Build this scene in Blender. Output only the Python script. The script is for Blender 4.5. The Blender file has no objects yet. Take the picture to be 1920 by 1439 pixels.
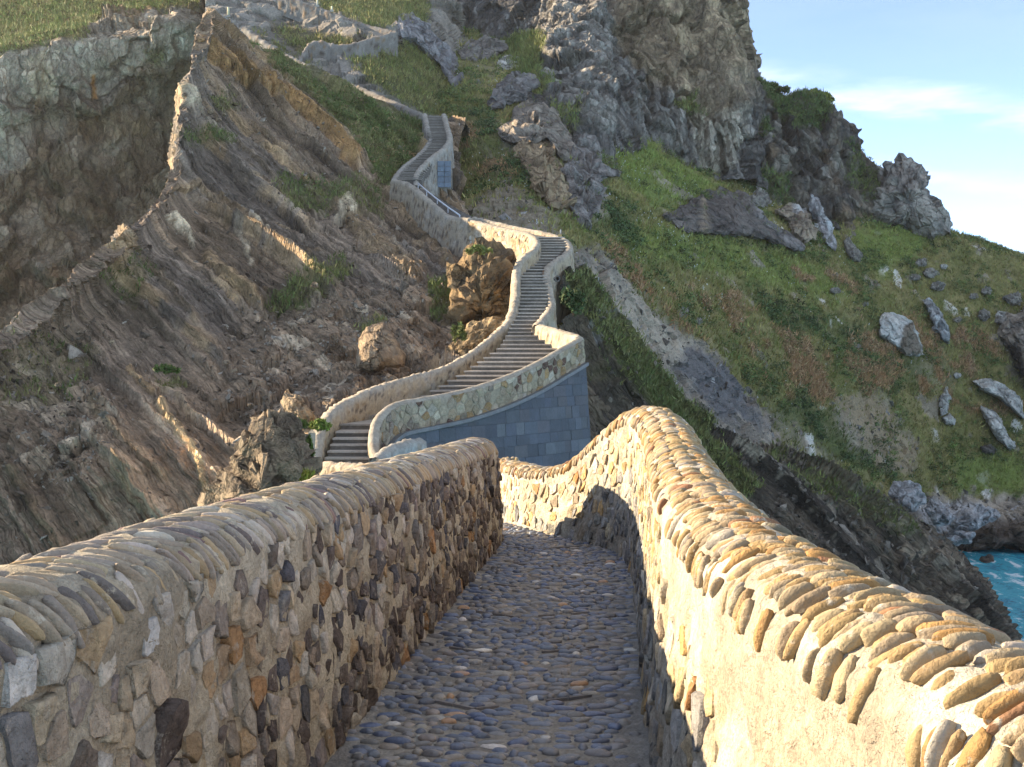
import bpy, math, random
import numpy as np
from mathutils import Vector, Matrix

rng = np.random.default_rng(11)
random.seed(11)
S = bpy.context.scene

# ------------------------------------------------------------------ camera, sky, sun, exposure
FPX, CX, CY, HORIZON = 2200.0, 960.0, 719.5, 640.0      # focal length in photo pixels, centre, eye-level row
CAM_Z = 22.0                                             # eye height above the sea
PITCH = math.atan((CY - HORIZON) / FPX)
cam_data = bpy.data.cameras.new('camera')
cam_data.sensor_width = 36.0
cam_data.lens = FPX / 1920.0 * 36.0
cam_data.clip_start = 0.05
cam_data.clip_end = 6000.0
cam = bpy.data.objects.new('camera', cam_data)
S.collection.objects.link(cam)
cam.location = (0, 0, CAM_Z)
cam.rotation_euler = (math.pi / 2 - PITCH, 0, 0)
S.camera = cam

SUN_EL, SUN_AZ = math.radians(20.0), math.radians(-74.0)   # azimuth from +Y, negative = to the left
SUN_DIR = Vector((math.sin(SUN_AZ) * math.cos(SUN_EL), math.cos(SUN_AZ) * math.cos(SUN_EL), math.sin(SUN_EL)))
world = bpy.data.worlds.new('World')
S.world = world
world.use_nodes = True
wn = world.node_tree
wn.nodes.clear()
w_out = wn.nodes.new('ShaderNodeOutputWorld')
w_bg = wn.nodes.new('ShaderNodeBackground')
w_bg.inputs['Strength'].default_value = 0.15
sky = wn.nodes.new('ShaderNodeTexSky')
sky.sky_type = 'NISHITA'
sky.sun_disc = False
sky.sun_elevation = SUN_EL
sky.sun_rotation = SUN_AZ
sky.altitude = 8000
sky.air_density = 0.75
sky.dust_density = 0.0
sky.ozone_density = 1.0
# thin streaks of cloud and added unseen overhead bands, by direction of view: bands of height, broken up by noise
def wnode(tp, **kw):
    n = wn.nodes.new(tp)
    for k, v in kw.items():
        if k in n.inputs: n.inputs[k].default_value = v
        else: setattr(n, k, v)
    return n
lk = wn.links.new
tc = wnode('ShaderNodeTexCoord')
sx = wnode('ShaderNodeSeparateXYZ')
lk(tc.outputs['Generated'], sx.inputs[0])
mp = wnode('ShaderNodeMapping'); mp.inputs['Scale'].default_value = (9.0, 9.0, 60.0)
lk(tc.outputs['Generated'], mp.inputs['Vector'])
nz = wnode('ShaderNodeTexNoise', Scale=1.0, Detail=9.0, Roughness=0.66)
lk(mp.outputs[0], nz.inputs['Vector'])
tilt = wnode('ShaderNodeMath', operation='MULTIPLY_ADD'); tilt.inputs[1].default_value = 0.2
lk(sx.outputs['X'], tilt.inputs[0]); lk(sx.outputs['Z'], tilt.inputs[2])
wob = wnode('ShaderNodeMath', operation='MULTIPLY_ADD'); wob.inputs[1].default_value = 0.03
lk(nz.outputs['Fac'], wob.inputs[0]); lk(tilt.outputs[0], wob.inputs[2])
cr = wnode('ShaderNodeValToRGB')
stops = [(0.0, 0.04), (0.150, 0.04), (0.175, 0.0), (0.203, 0.0), (0.212, 0.28), (0.222, 0.0), (0.2525, 0.0), (0.259, 0.85), (0.268, 0.75), (0.283, 0.0), (0.36, 0.1), (0.40, 0.6), (0.46, 0.25), (0.55, 0.6), (0.62, 0.3), (0.80, 0.65)]  # higher bands lie out of view, thickened to add white fill light
el = cr.color_ramp.elements
for k, (p_, v_) in enumerate(stops):
    e_ = el[k] if k < 2 else el.new(p_)
    e_.position = p_
for e_, (p_, v_) in zip(sorted(el, key=lambda q: q.position), stops):
    e_.color = (v_, v_, v_, 1)
lk(wob.outputs[0], cr.inputs[0])
nz2 = wnode('ShaderNodeTexNoise', Scale=1.0, Detail=6.0, Roughness=0.6)
mp2 = wnode('ShaderNodeMapping'); mp2.inputs['Scale'].default_value = (4.5, 4.5, 22.0); mp2.inputs['Location'].default_value = (0.3, 0.1, 0.2)
lk(tc.outputs['Generated'], mp2.inputs['Vector']); lk(mp2.outputs[0], nz2.inputs['Vector'])
brk = wnode('ShaderNodeMapRange'); brk.inputs['From Min'].default_value = 0.36; brk.inputs['From Max'].default_value = 0.56
lk(nz2.outputs['Fac'], brk.inputs['Value'])
den = wnode('ShaderNodeMath', operation='MULTIPLY')
lk(cr.outputs[0], den.inputs[0]); lk(brk.outputs[0], den.inputs[1])
tint = wnode('ShaderNodeMixRGB', blend_type='MULTIPLY'); tint.inputs[0].default_value = 1.0; tint.inputs[2].default_value = (1.12, 1.0, 0.86, 1)
lk(sky.outputs[0], tint.inputs[1])
mixc = wnode('ShaderNodeMixRGB'); mixc.inputs[2].default_value = (2.1, 2.2, 2.35, 1)
lk(den.outputs[0], mixc.inputs[0]); lk(tint.outputs[0], mixc.inputs[1])
lk(mixc.outputs[0], w_bg.inputs['Color'])
lk(w_bg.outputs[0], w_out.inputs['Surface'])

sun_data = bpy.data.lights.new('sun', 'SUN')
sun_data.energy = 3.7
sun_data.angle = math.radians(0.53)
sun_data.color = (1.0, 0.81, 0.57)
sun = bpy.data.objects.new('sun', sun_data)
S.collection.objects.link(sun)
sun.rotation_euler = SUN_DIR.to_track_quat('Z', 'Y').to_euler()
sun.location = (-60, 0, 80)

S.view_settings.view_transform = 'Standard'
S.view_settings.look = 'None'
S.view_settings.gamma = 1.0
S.view_settings.use_curve_mapping = False
S.view_settings.exposure = 2.24
S.cycles.max_bounces = 5
S.cycles.diffuse_bounces = 4
S.cycles.glossy_bounces = 2
S.cycles.use_denoising = True

# ------------------------------------------------------------------ where things stand
CP, SP = math.cos(PITCH), math.sin(PITCH)
def P(px, py, d):
    """World point seen at photo pixel (px, py) at depth d metres."""
    px, py, d = np.asarray(px, float), np.asarray(py, float), np.asarray(d, float)
    x = (px - CX) / FPX * d
    z = -(py - CY) / FPX * d
    return np.stack([x, d * CP + z * SP, CAM_Z - d * SP + z * CP], -1)
def PL(lst):
    a = np.asarray(lst, float)
    return P(a[..., 0], a[..., 1], a[..., 2])
def PX(p):
    p = np.asarray(p, float)
    y, z = p[..., 1], p[..., 2] - CAM_Z
    d = y * CP - z * SP
    zc = y * SP + z * CP
    d = np.maximum(d, 0.1)
    return CX + FPX * p[..., 0] / d, CY - FPX * zc / d, d
def N(u, v, w):
    """Point on the islet path: u metres right of the path axis, v metres along it, w metres above eye level."""
    u, v, w = np.broadcast_arrays(np.asarray(u, float), np.asarray(v, float), np.asarray(w, float))
    x = u + v * (1185 - CX) / FPX
    z = -v * (715 - CY) / FPX
    return np.stack([x, v * CP + z * SP, CAM_Z - v * SP + z * CP + w], -1)

# ------------------------------------------------------------------ noise in numpy
def _hash(ix, iy, iz, seed):
    h = (ix.astype(np.int64) * 374761393 + iy.astype(np.int64) * 668265263 + iz.astype(np.int64) * 2147483647 + seed * 974711) & 0xFFFFFFFF
    h = ((h ^ (h >> 13)) * 1274126177) & 0xFFFFFFFF
    h = ((h ^ (h >> 16)) * 2246822519) & 0xFFFFFFFF
    return h ^ (h >> 15)
def hashf(ix, iy, iz, seed):
    return _hash(ix, iy, iz, seed).astype(np.float64) / 4294967295.0
def perlin(p, seed=0):
    p = np.asarray(p, float)
    i = np.floor(p).astype(np.int64)
    f = p - i
    w = f * f * f * (f * (f * 6 - 15) + 10)
    out = 0
    for dx in (0, 1):
        for dy in (0, 1):
            for dz in (0, 1):
                h = _hash(i[..., 0] + dx, i[..., 1] + dy, i[..., 2] + dz, seed)
                gx = ((h & 1023) / 511.5 - 1); gy = (((h >> 10) & 1023) / 511.5 - 1); gz = (((h >> 20) & 1023) / 511.5 - 1)
                g = gx * (f[..., 0] - dx) + gy * (f[..., 1] - dy) + gz * (f[..., 2] - dz)
                ww = (w[..., 0] if dx else 1 - w[..., 0]) * (w[..., 1] if dy else 1 - w[..., 1]) * (w[..., 2] if dz else 1 - w[..., 2])
                out = out + g * ww
    return out * 1.25
def fbm(p, octs=4, seed=0, gain=0.5):
    p = np.asarray(p, float)
    a, s, t = 1.0, 0.0, 0.0
    for k in range(octs):
        s = s + a * perlin(p * (2.03 ** k) + 17.3 * k, seed + k)
        t += a
        a *= gain
    return s / t * 1.6
def ridged(p, octs=4, seed=0):
    p = np.asarray(p, float)
    a, s, t = 1.0, 0.0, 0.0
    for k in range(octs):
        s = s + a * (1 - 2 * np.abs(perlin(p * (2.07 ** k) + 9.1 * k, seed + k)))
        t += a
        a *= 0.5
    return s / t
def worley(p, seed=0):
    """F1, F2, random value of the cell, a random tilt of the cell times the offset from its centre."""
    p = np.asarray(p, float)
    i = np.floor(p).astype(np.int64)
    f1 = np.full(p.shape[:-1], 9.0); f2 = f1.copy(); idv = f1 * 0; tilt = f1 * 0
    for dx in (-1, 0, 1):
        for dy in (-1, 0, 1):
            for dz in (-1, 0, 1):
                a, b, c = i[..., 0] + dx, i[..., 1] + dy, i[..., 2] + dz
                h = _hash(a, b, c, seed)
                ox = p[..., 0] - (a + (h & 1023) / 1023.0)
                oy = p[..., 1] - (b + ((h >> 10) & 1023) / 1023.0)
                oz = p[..., 2] - (c + ((h >> 20) & 1023) / 1023.0)
                d = np.sqrt(ox * ox + oy * oy + oz * oz)
                near = d < f1
                f2 = np.where(near, f1, np.minimum(f2, d))
                h2 = (h * 48271 + 12345) & 0xFFFFFFFF
                t = ((h2 & 255) / 127.5 - 1) * ox + (((h2 >> 8) & 255) / 127.5 - 1) * oy + (((h2 >> 16) & 255) / 127.5 - 1) * oz
                idv = np.where(near, ((h2 >> 12) & 4095) / 4095.0, idv)
                tilt = np.where(near, t, tilt)
                f1 = np.where(near, d, f1)
    return f1, f2, idv, tilt
def sstep(a, b, x):
    t = np.clip((x - a) / (b - a), 0, 1)
    return t * t * (3 - 2 * t)
def mix(a, b, t):
    t = np.asarray(t)[..., None]
    return np.asarray(a) * (1 - t) + np.asarray(b) * t

# ------------------------------------------------------------------ mesh helpers
def new_mesh(name, co, faces, col=None, smooth=True, bed=None):
    """faces: an (n,3) or (n,4) array, or a list of such arrays."""
    me = bpy.data.meshes.new(name)
    if not isinstance(faces, list):
        faces = [faces]
    faces = [np.asarray(f, np.int32) for f in faces if len(f)]
    co = np.asarray(co, np.float32)
    me.vertices.add(len(co))
    me.vertices.foreach_set('co', co.ravel())
    nl = sum(f.size for f in faces)
    nf = sum(len(f) for f in faces)
    me.loops.add(nl)
    me.polygons.add(nf)
    me.loops.foreach_set('vertex_index', np.concatenate([f.ravel() for f in faces]))
    sizes = np.concatenate([np.full(len(f), f.shape[1], np.int32) for f in faces])
    starts = np.concatenate([[0], np.cumsum(sizes)[:-1]]).astype(np.int32)
    me.polygons.foreach_set('loop_start', starts)
    me.polygons.foreach_set('use_smooth', np.full(nf, smooth))
    if col is not None:
        at = me.color_attributes.new('col', 'FLOAT_COLOR', 'POINT')
        c4 = np.ones((len(co), 4), np.float32)
        c4[:, :3] = col
        at.data.foreach_set('color', c4.ravel())
    if bed is not None:
        at = me.attributes.new('bed', 'FLOAT_VECTOR', 'POINT')
        at.data.foreach_set('vector', np.asarray(bed, np.float32).ravel())
    me.update(calc_edges=True)
    me.validate()
    return me
def add(name, me, mat=None, parent=None, loc=None):
    o = bpy.data.objects.new(name, me)
    S.collection.objects.link(o)
    if me is not None and mat is not None and not me.materials:
        me.materials.append(mat)
    if loc is not None:
        o.location = Vector(loc)
    if parent is not None:
        o.parent = parent
    return o
def piece(name, co, faces, mat, col=None, smooth=True, parent=None, origin=None, bed=None):
    """A mesh object given in world coordinates, with its own origin; parents carry no rotation."""
    co = np.asarray(co, float)
    if origin is None:
        origin = np.array([co[:, 0].mean(), co[:, 1].mean(), co[:, 2].min()])
    origin = np.asarray(origin, float)
    me = new_mesh(name, co - origin, faces, col, smooth, bed)
    base = np.array(parent.location) if parent is not None else 0.0
    return add(name, me, mat, parent, origin - base)
def tag(o, label=None, cat=None, group=None, kind=None):
    if label: o['label'] = label
    if cat: o['category'] = cat
    if group: o['group'] = group
    if kind or cat: o['kind'] = kind or 'thing'
    return o
def empty(name, loc):
    o = bpy.data.objects.new(name, None)
    S.collection.objects.link(o)
    o.location = Vector(loc)
    return o
def grid_faces(nv, nu, flip=False):
    a = np.arange(nv * nu).reshape(nv, nu)
    q = np.stack([a[:-1, :-1], a[:-1, 1:], a[1:, 1:], a[1:, :-1]], -1).reshape(-1, 4)
    return q[:, ::-1] if flip else q
def grid_normals(g):
    du = np.gradient(g, axis=1)
    dv = np.gradient(g, axis=0)
    n = np.cross(du, dv)
    return n / (np.linalg.norm(n, axis=-1, keepdims=True) + 1e-9)
def cr_resample(a, n, axis=0):
    """Catmull-Rom through the entries of a along an axis, n samples, uniform in the parameter."""
    a = np.moveaxis(np.asarray(a, float), axis, 0)
    k = len(a)
    ext = np.concatenate([2 * a[:1] - a[1:2], a, 2 * a[-1:] - a[-2:-1]])
    t = np.linspace(0, k - 1, n)
    i = np.minimum(t.astype(int), k - 2)
    f = (t - i).reshape((-1,) + (1,) * (a.ndim - 1))
    p0, p1, p2, p3 = ext[i], ext[i + 1], ext[i + 2], ext[i + 3]
    r = 0.5 * (2 * p1 + (p2 - p0) * f + (2 * p0 - 5 * p1 + 4 * p2 - p3) * f * f + (3 * p1 - p0 - 3 * p2 + p3) * f ** 3)
    return np.moveaxis(r, 0, axis)
def cr_even(a, step, first3=3):
    """Catmull-Rom resampled to even arc length (of the first three columns)."""
    d = cr_resample(a, 40 * len(a))
    L = np.concatenate([[0], np.cumsum(np.linalg.norm(np.diff(d[:, :first3], axis=0), axis=1))])
    n = max(4, int(L[-1] / step) + 1)
    t = np.linspace(0, L[-1], n)
    return np.stack([np.interp(t, L, d[:, k]) for k in range(d.shape[1])], 1), t
def poly_sdf(px, py, poly):
    """Signed distance in the same units, negative inside."""
    poly = np.asarray(poly, float)
    d2 = np.full(px.shape, 1e18)
    inside = np.zeros(px.shape, bool)
    for k in range(len(poly)):
        ax, ay = poly[k]; bx, by = poly[(k + 1) % len(poly)]
        ex, ey = bx - ax, by - ay
        wx, wy = px - ax, py - ay
        t = np.clip((wx * ex + wy * ey) / (ex * ex + ey * ey + 1e-9), 0, 1)
        d2 = np.minimum(d2, (wx - t * ex) ** 2 + (wy - t * ey) ** 2)
        c = ((ay <= py) & (by > py)) | ((by <= py) & (ay > py))
        inside ^= c & (px < ax + (py - ay) / (by - ay + 1e-12) * ex)
    return np.where(inside, -1, 1) * np.sqrt(d2)
def line_dist(px, py, line):
    """Distance to a polyline, side (+ = lower left of a line running down to the right), fraction along it."""
    line = np.asarray(line, float)
    seg = np.linalg.norm(np.diff(line, axis=0), axis=1)
    cum = np.concatenate([[0], np.cumsum(seg)])
    best = np.full(px.shape, 1e18); side = np.zeros(px.shape); fr = np.zeros(px.shape)
    for k in range(len(line) - 1):
        ax, ay = line[k]; ex, ey = line[k + 1] - line[k]
        wx, wy = px - ax, py - ay
        t = np.clip((wx * ex + wy * ey) / (ex * ex + ey * ey + 1e-9), 0, 1)
        d2 = (wx - t * ex) ** 2 + (wy - t * ey) ** 2
        m = d2 < best
        best = np.where(m, d2, best)
        side = np.where(m, np.sign(ex * wy - ey * wx), side)
        fr = np.where(m, (cum[k] + t * seg[k]) / cum[-1], fr)
    return np.sqrt(best), side, fr

# ------------------------------------------------------------------ materials
def nodes_mat(name):
    m = bpy.data.materials.new(name)
    m.use_nodes = True
    nt = m.node_tree
    b = nt.nodes['Principled BSDF']
    return m, nt, b
def _n(nt, t, **kw):
    n = nt.nodes.new(t)
    for k, v in kw.items():
        if k in n.inputs:
            n.inputs[k].default_value = v
        else:
            setattr(n, k, v)
    return n
def textured(name, colour=None, source='attr', rough=0.9, spec=0.25, var=((3.0, 0.25), (18.0, 0.2)), bumps=((12.0, 0.02),), speck=None, stretch=(1, 1, 1), beds=(), bedbumps=(), cracks=()):
    """Base colour from an attribute, the object colour or a constant, times noise in world space; bump from noise. var: (scale, amount); bumps: (scale, metres)."""
    m, nt, b = nodes_mat(name)
    L = nt.links.new
    geo = _n(nt, 'ShaderNodeNewGeometry')
    mp = _n(nt, 'ShaderNodeMapping')
    mp.inputs['Scale'].default_value = stretch
    L(geo.outputs['Position'], mp.inputs['Vector'])
    if source == 'attr':
        c = _n(nt, 'ShaderNodeAttribute', attribute_name='col').outputs['Color']
    elif source == 'object':
        c = _n(nt, 'ShaderNodeObjectInfo').outputs['Color']
    else:
        r = _n(nt, 'ShaderNodeRGB'); r.outputs[0].default_value = (*colour, 1); c = r.outputs[0]
    for sc, am in var:
        n = _n(nt, 'ShaderNodeTexNoise', Scale=sc, Detail=5.0, Roughness=0.62)
        L(mp.outputs[0], n.inputs['Vector'])
        mr = _n(nt, 'ShaderNodeMapRange')
        mr.inputs['From Min'].default_value = 0.28; mr.inputs['From Max'].default_value = 0.72
        mr.inputs['To Min'].default_value = 1 - am; mr.inputs['To Max'].default_value = 1 + am
        L(n.outputs['Fac'], mr.inputs['Value'])
        mm = _n(nt, 'ShaderNodeVectorMath', operation='SCALE')
        L(c, mm.inputs[0]); L(mr.outputs[0], mm.inputs['Scale'])
        c = mm.outputs[0]
    if beds or bedbumps:
        ba = _n(nt, 'ShaderNodeAttribute', attribute_name='bed').outputs['Vector']
    for sc, am in beds:
        n = _n(nt, 'ShaderNodeTexNoise', Scale=sc, Detail=4.0, Roughness=0.65)
        L(ba, n.inputs['Vector'])
        mr = _n(nt, 'ShaderNodeMapRange')
        mr.inputs['From Min'].default_value = 0.3; mr.inputs['From Max'].default_value = 0.7
        mr.inputs['To Min'].default_value = 1 - am; mr.inputs['To Max'].default_value = 1 + am
        L(n.outputs['Fac'], mr.inputs['Value'])
        mm = _n(nt, 'ShaderNodeVectorMath', operation='SCALE')
        L(c, mm.inputs[0]); L(mr.outputs[0], mm.inputs['Scale'])
        c = mm.outputs[0]
    if speck:
        sc, lo, hi, scol = speck
        n = _n(nt, 'ShaderNodeTexNoise', Scale=sc, Detail=6.0, Roughness=0.7)
        L(mp.outputs[0], n.inputs['Vector'])
        mr = _n(nt, 'ShaderNodeMapRange')
        mr.inputs['From Min'].default_value = lo; mr.inputs['From Max'].default_value = hi
        L(n.outputs['Fac'], mr.inputs['Value'])
        mx = _n(nt, 'ShaderNodeMixRGB')
        mx.inputs[2].default_value = (*scol, 1)
        L(mr.outputs[0], mx.inputs[0]); L(c, mx.inputs[1])
        c = mx.outputs[0]
    L(c, b.inputs['Base Color'])
    b.inputs['Roughness'].default_value = rough
    b.inputs['Specular IOR Level'].default_value = spec
    prev = None
    for sc, am in bumps:
        n = _n(nt, 'ShaderNodeTexNoise', Scale=sc, Detail=6.0, Roughness=0.6)
        L(mp.outputs[0], n.inputs['Vector'])
        bp = _n(nt, 'ShaderNodeBump', Strength=1.0, Distance=am)
        L(n.outputs['Fac'], bp.inputs['Height'])
        if prev: L(prev.outputs[0], bp.inputs['Normal'])
        prev = bp
    if cracks:
        wn_ = _n(nt, 'ShaderNodeTexNoise', Scale=0.5, Detail=6.0, Roughness=0.6)
        L(geo.outputs['Position'], wn_.inputs['Vector'])
        wv = _n(nt, 'ShaderNodeVectorMath', operation='SCALE'); wv.inputs['Scale'].default_value = 1.6
        L(wn_.outputs['Color'], wv.inputs[0])
        wa = _n(nt, 'ShaderNodeVectorMath', operation='ADD')
        L(mp.outputs[0], wa.inputs[0]); L(wv.outputs[0], wa.inputs[1])
    for sc, am in cracks:
        v = _n(nt, 'ShaderNodeTexVoronoi', Scale=sc, feature='DISTANCE_TO_EDGE')
        L(wa.outputs[0], v.inputs['Vector'])
        mr = _n(nt, 'ShaderNodeMapRange', interpolation_type='SMOOTHSTEP')
        mr.inputs['From Max'].default_value = 0.09
        L(v.outputs['Distance'], mr.inputs['Value'])
        bp = _n(nt, 'ShaderNodeBump', Strength=1.0, Distance=am)
        L(mr.outputs[0], bp.inputs['Height'])
        if prev: L(prev.outputs[0], bp.inputs['Normal'])
        prev = bp
        v2 = _n(nt, 'ShaderNodeTexVoronoi', Scale=sc * 1.0, feature='F1')
        L(wa.outputs[0], v2.inputs['Vector'])
        dp = _n(nt, 'ShaderNodeVectorMath', operation='DOT_PRODUCT')
        sb = _n(nt, 'ShaderNodeVectorMath', operation='SUBTRACT')
        L(wa.outputs[0], sb.inputs[0]); L(v2.outputs['Position'], sb.inputs[1])
        c5 = _n(nt, 'ShaderNodeVectorMath', operation='SUBTRACT'); c5.inputs[1].default_value = (0.5, 0.5, 0.5)
        L(v2.outputs['Color'], c5.inputs[0])
        L(sb.outputs[0], dp.inputs[0]); L(c5.outputs[0], dp.inputs[1])
        bp = _n(nt, 'ShaderNodeBump', Strength=1.0, Distance=1.6)
        L(dp.outputs['Value'], bp.inputs['Height'])
        L(prev.outputs[0], bp.inputs['Normal'])
        prev = bp
    for sc, am in bedbumps:
        n = _n(nt, 'ShaderNodeTexNoise', Scale=sc, Detail=4.0, Roughness=0.6)
        L(ba, n.inputs['Vector'])
        bp = _n(nt, 'ShaderNodeBump', Strength=1.0, Distance=am)
        L(n.outputs['Fac'], bp.inputs['Height'])
        if prev: L(prev.outputs[0], bp.inputs['Normal'])
        prev = bp
    if prev: L(prev.outputs[0], b.inputs['Normal'])
    return m

M_ROCK = textured('rock', var=((0.9, 0.22), (5.0, 0.3)), bumps=((1.2, 0.25), (6.0, 0.14)))
M_STRATA = textured('bedded_rock', var=((0.35, 0.12), (1.6, 0.2), (7.0, 0.3)), bumps=((3.0, 0.12), (10.0, 0.08)), beds=((0.8, 0.32), (2.4, 0.5), (6.0, 0.3)), bedbumps=((1.0, 0.9), (3.0, 0.5), (8.0, 0.15)))
M_LIME = textured('limestone', var=((0.5, 0.2), (2.5, 0.3), (9.0, 0.25)), bumps=((2.2, 0.3), (7.0, 0.14)), stretch=(1, 1, 0.5), cracks=((0.35, 0.5), (1.1, 0.22)))
M_BOULDER = textured('boulder_stone', var=((1.2, 0.2), (6.0, 0.3)), bumps=((3.0, 0.14), (10.0, 0.07)), cracks=((0.8, 0.2),))
M_MORTAR = textured('lime_mortar', var=((2.2, 0.22), (14.0, 0.25), (70.0, 0.25)), bumps=((6.0, 0.05), (30.0, 0.025), (110.0, 0.009)))
M_STONE = textured('wall_stone', var=((7.0, 0.25), (30.0, 0.3)), bumps=((10.0, 0.05), (45.0, 0.016), (140.0, 0.004)), rough=0.88, speck=(16.0, 0.56, 0.68, (0.40, 0.35, 0.28)))
M_PEBBLE = textured('coping_pebble', source='object', var=((9.0, 0.14), (60.0, 0.12)), bumps=((18.0, 0.016), (90.0, 0.006)), rough=0.8, speck=(20.0, 0.58, 0.68, (0.45, 0.40, 0.31)))
M_PEBBLE_A = textured('coping_pebble_mass', source='attr', var=((9.0, 0.14), (60.0, 0.12)), bumps=((25.0, 0.008),), rough=0.75, speck=(22.0, 0.63, 0.72, (0.45, 0.40, 0.31)))
M_COBBLE = textured('cobble', source='object', var=((12.0, 0.2), (70.0, 0.15)), bumps=((40.0, 0.006),), rough=0.34, spec=0.6)
M_COBBLE_A = textured('cobble_mass', source='attr', var=((12.0, 0.2), (70.0, 0.15)), bumps=((40.0, 0.006),), rough=0.42, spec=0.6)
M_FARWALL = textured('far_masonry', var=((2.0, 0.15), (9.0, 0.22)), bumps=((8.0, 0.05), (25.0, 0.02)))
M_PIECE = textured('small_stone', source='object', var=((4.0, 0.15), (16.0, 0.15)), bumps=((14.0, 0.02),))
M_STEP = textured('step_stone', source='object', var=((1.5, 0.2), (9.0, 0.2)), bumps=((10.0, 0.02),))
M_SLATE = textured('slate_tile', source='object', var=((2.5, 0.22), (12.0, 0.18)), bumps=((8.0, 0.02), (30.0, 0.008)), rough=0.6, spec=0.5)
M_LEAF = textured('leaf', var=((2.0, 0.15),), bumps=(), rough=0.7, spec=0.2)
M_METAL = textured('galvanised_metal', colour=(0.5, 0.52, 0.55), source='const', rough=0.4, var=((5.0, 0.1),), bumps=())
M_PAINT = textured('plain_object', source='object', var=((6.0, 0.15), (25.0, 0.15)), bumps=((20.0, 0.01),))
# ------------------------------------------------------------------ terrain sheets
SURF = {}     # name -> (grid world points, colours, grass mask) for the planting below

def sheet(rows, nv, nu):
    g = PL(rows)
    return cr_resample(cr_resample(g, nv, 0), nu, 1)
def finish(name, g, col, mat, flip=False, kind='structure', label=None, bed=None, gain=1.0):
    nv, nu = g.shape[:2]
    o = piece(name, g.reshape(-1, 3), grid_faces(nv, nu, flip), mat, smooth=False, col=np.clip(col * gain * np.array([1.05, 1.0, 0.90]), 0.004, 0.8).reshape(-1, 3), bed=None if bed is None else bed.reshape(-1, 3))
    tag(o, label, None, None, kind)
    return o
def toward_camera(g, n):
    v = np.array([0, 0, CAM_Z]) - g
    s = np.sign((n * v).sum(-1, keepdims=True))
    s[s == 0] = 1
    return n * np.sign(s.mean())
def paint(col, px, py, specs):
    """Lay patches of another surface colour: (outline, colour, feather, raggedness, strength)."""
    for poly, c, fe, rag, st in specs:
        sd = poly_sdf(px, py, poly)
        q = np.stack([px / 28, py / 28, px * 0], -1)
        sd = sd + rag * (fbm(q, 4, 5) + 0.6 * fbm(q * 4.1, 3, 8))
        col = mix(col, c, st * sstep(fe, -fe, sd))
    return col
def mask_of(px, py, polys, fe, rag, seed=3):
    m = np.zeros(px.shape)
    q = np.stack([px / 30, py / 30, px * 0], -1)
    n1 = fbm(q, 4, seed) + 0.6 * fbm(q * 4.3, 3, seed + 4)
    for poly, st in polys:
        m = np.maximum(m, st * sstep(fe, -fe, poly_sdf(px, py, poly) + rag * n1))
    return m
def limestone(g, s1=7.0, a1=1.0, s2=2.4, a2=0.45, seed=1, vert=0.55):
    q = g * np.array([1, 1, vert])
    wob = np.stack([fbm(g / 5, 3, seed + 20), fbm(g / 5, 3, seed + 24), fbm(g / 5, 3, seed + 28)], -1)
    f1, f2, i1, t1 = worley(q / s1 + 0.35 * wob, seed)
    e1, e2, j1, u1 = worley(q / s2 + 0.5 * wob, seed + 1)
    crack = sstep(0.07, 0.0, f2 - f1) * 0.5 + sstep(0.08, 0.0, e2 - e1) * 0.22
    d = a1 * ((i1 - 0.5) * 0.7 + t1 * 1.5) + a2 * ((j1 - 0.5) * 0.7 + u1 * 1.5) - crack * a1 * 0.35 + 0.3 * a2 * fbm(g / 1.1, 4, seed + 3) + 0.12 * a2 * fbm(g / 0.35, 3, seed + 7)
    return d, i1, j1, crack
def strata(s, along, lam, seed, power=1.6):
    """Tilted beds cut by erosion: thickens towards the open edge and drops off there; 0..1 with the bed's own random value."""
    t = s / lam
    i = np.floor(t)
    f = t - i
    a = hashf(i, i * 0, i * 0 + 3, seed)
    live = sstep(0.35, 0.65, 0.5 + 0.9 * perlin(np.stack([along, i * 7.31, i * 0], -1), seed + 2) + 0.25 * (a - 0.5))
    return np.where(f > 0.93, (1 - f) / 0.07, f ** power) * (0.3 + 0.7 * a) * live, a, f, live

def bed_normal(n, dirx, dirz, tilt):
    """Normal of beds whose outcrop on a slope runs along (dirx, dirz); tilt leans the beds into the slope."""
    N_ = n.reshape(-1, 3).mean(0); N_ /= np.linalg.norm(N_)
    if N_[1] > 0: N_ = -N_
    t_ = np.array([dirx, 0, dirz]); t_[1] = -(N_[0] * dirx + N_[2] * dirz) / N_[1]
    t_ /= np.linalg.norm(t_)
    b_ = np.cross(N_, t_) + tilt * N_
    b_ /= np.linalg.norm(b_)
    if b_[2] > 0: b_ = -b_
    return t_, b_
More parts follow.
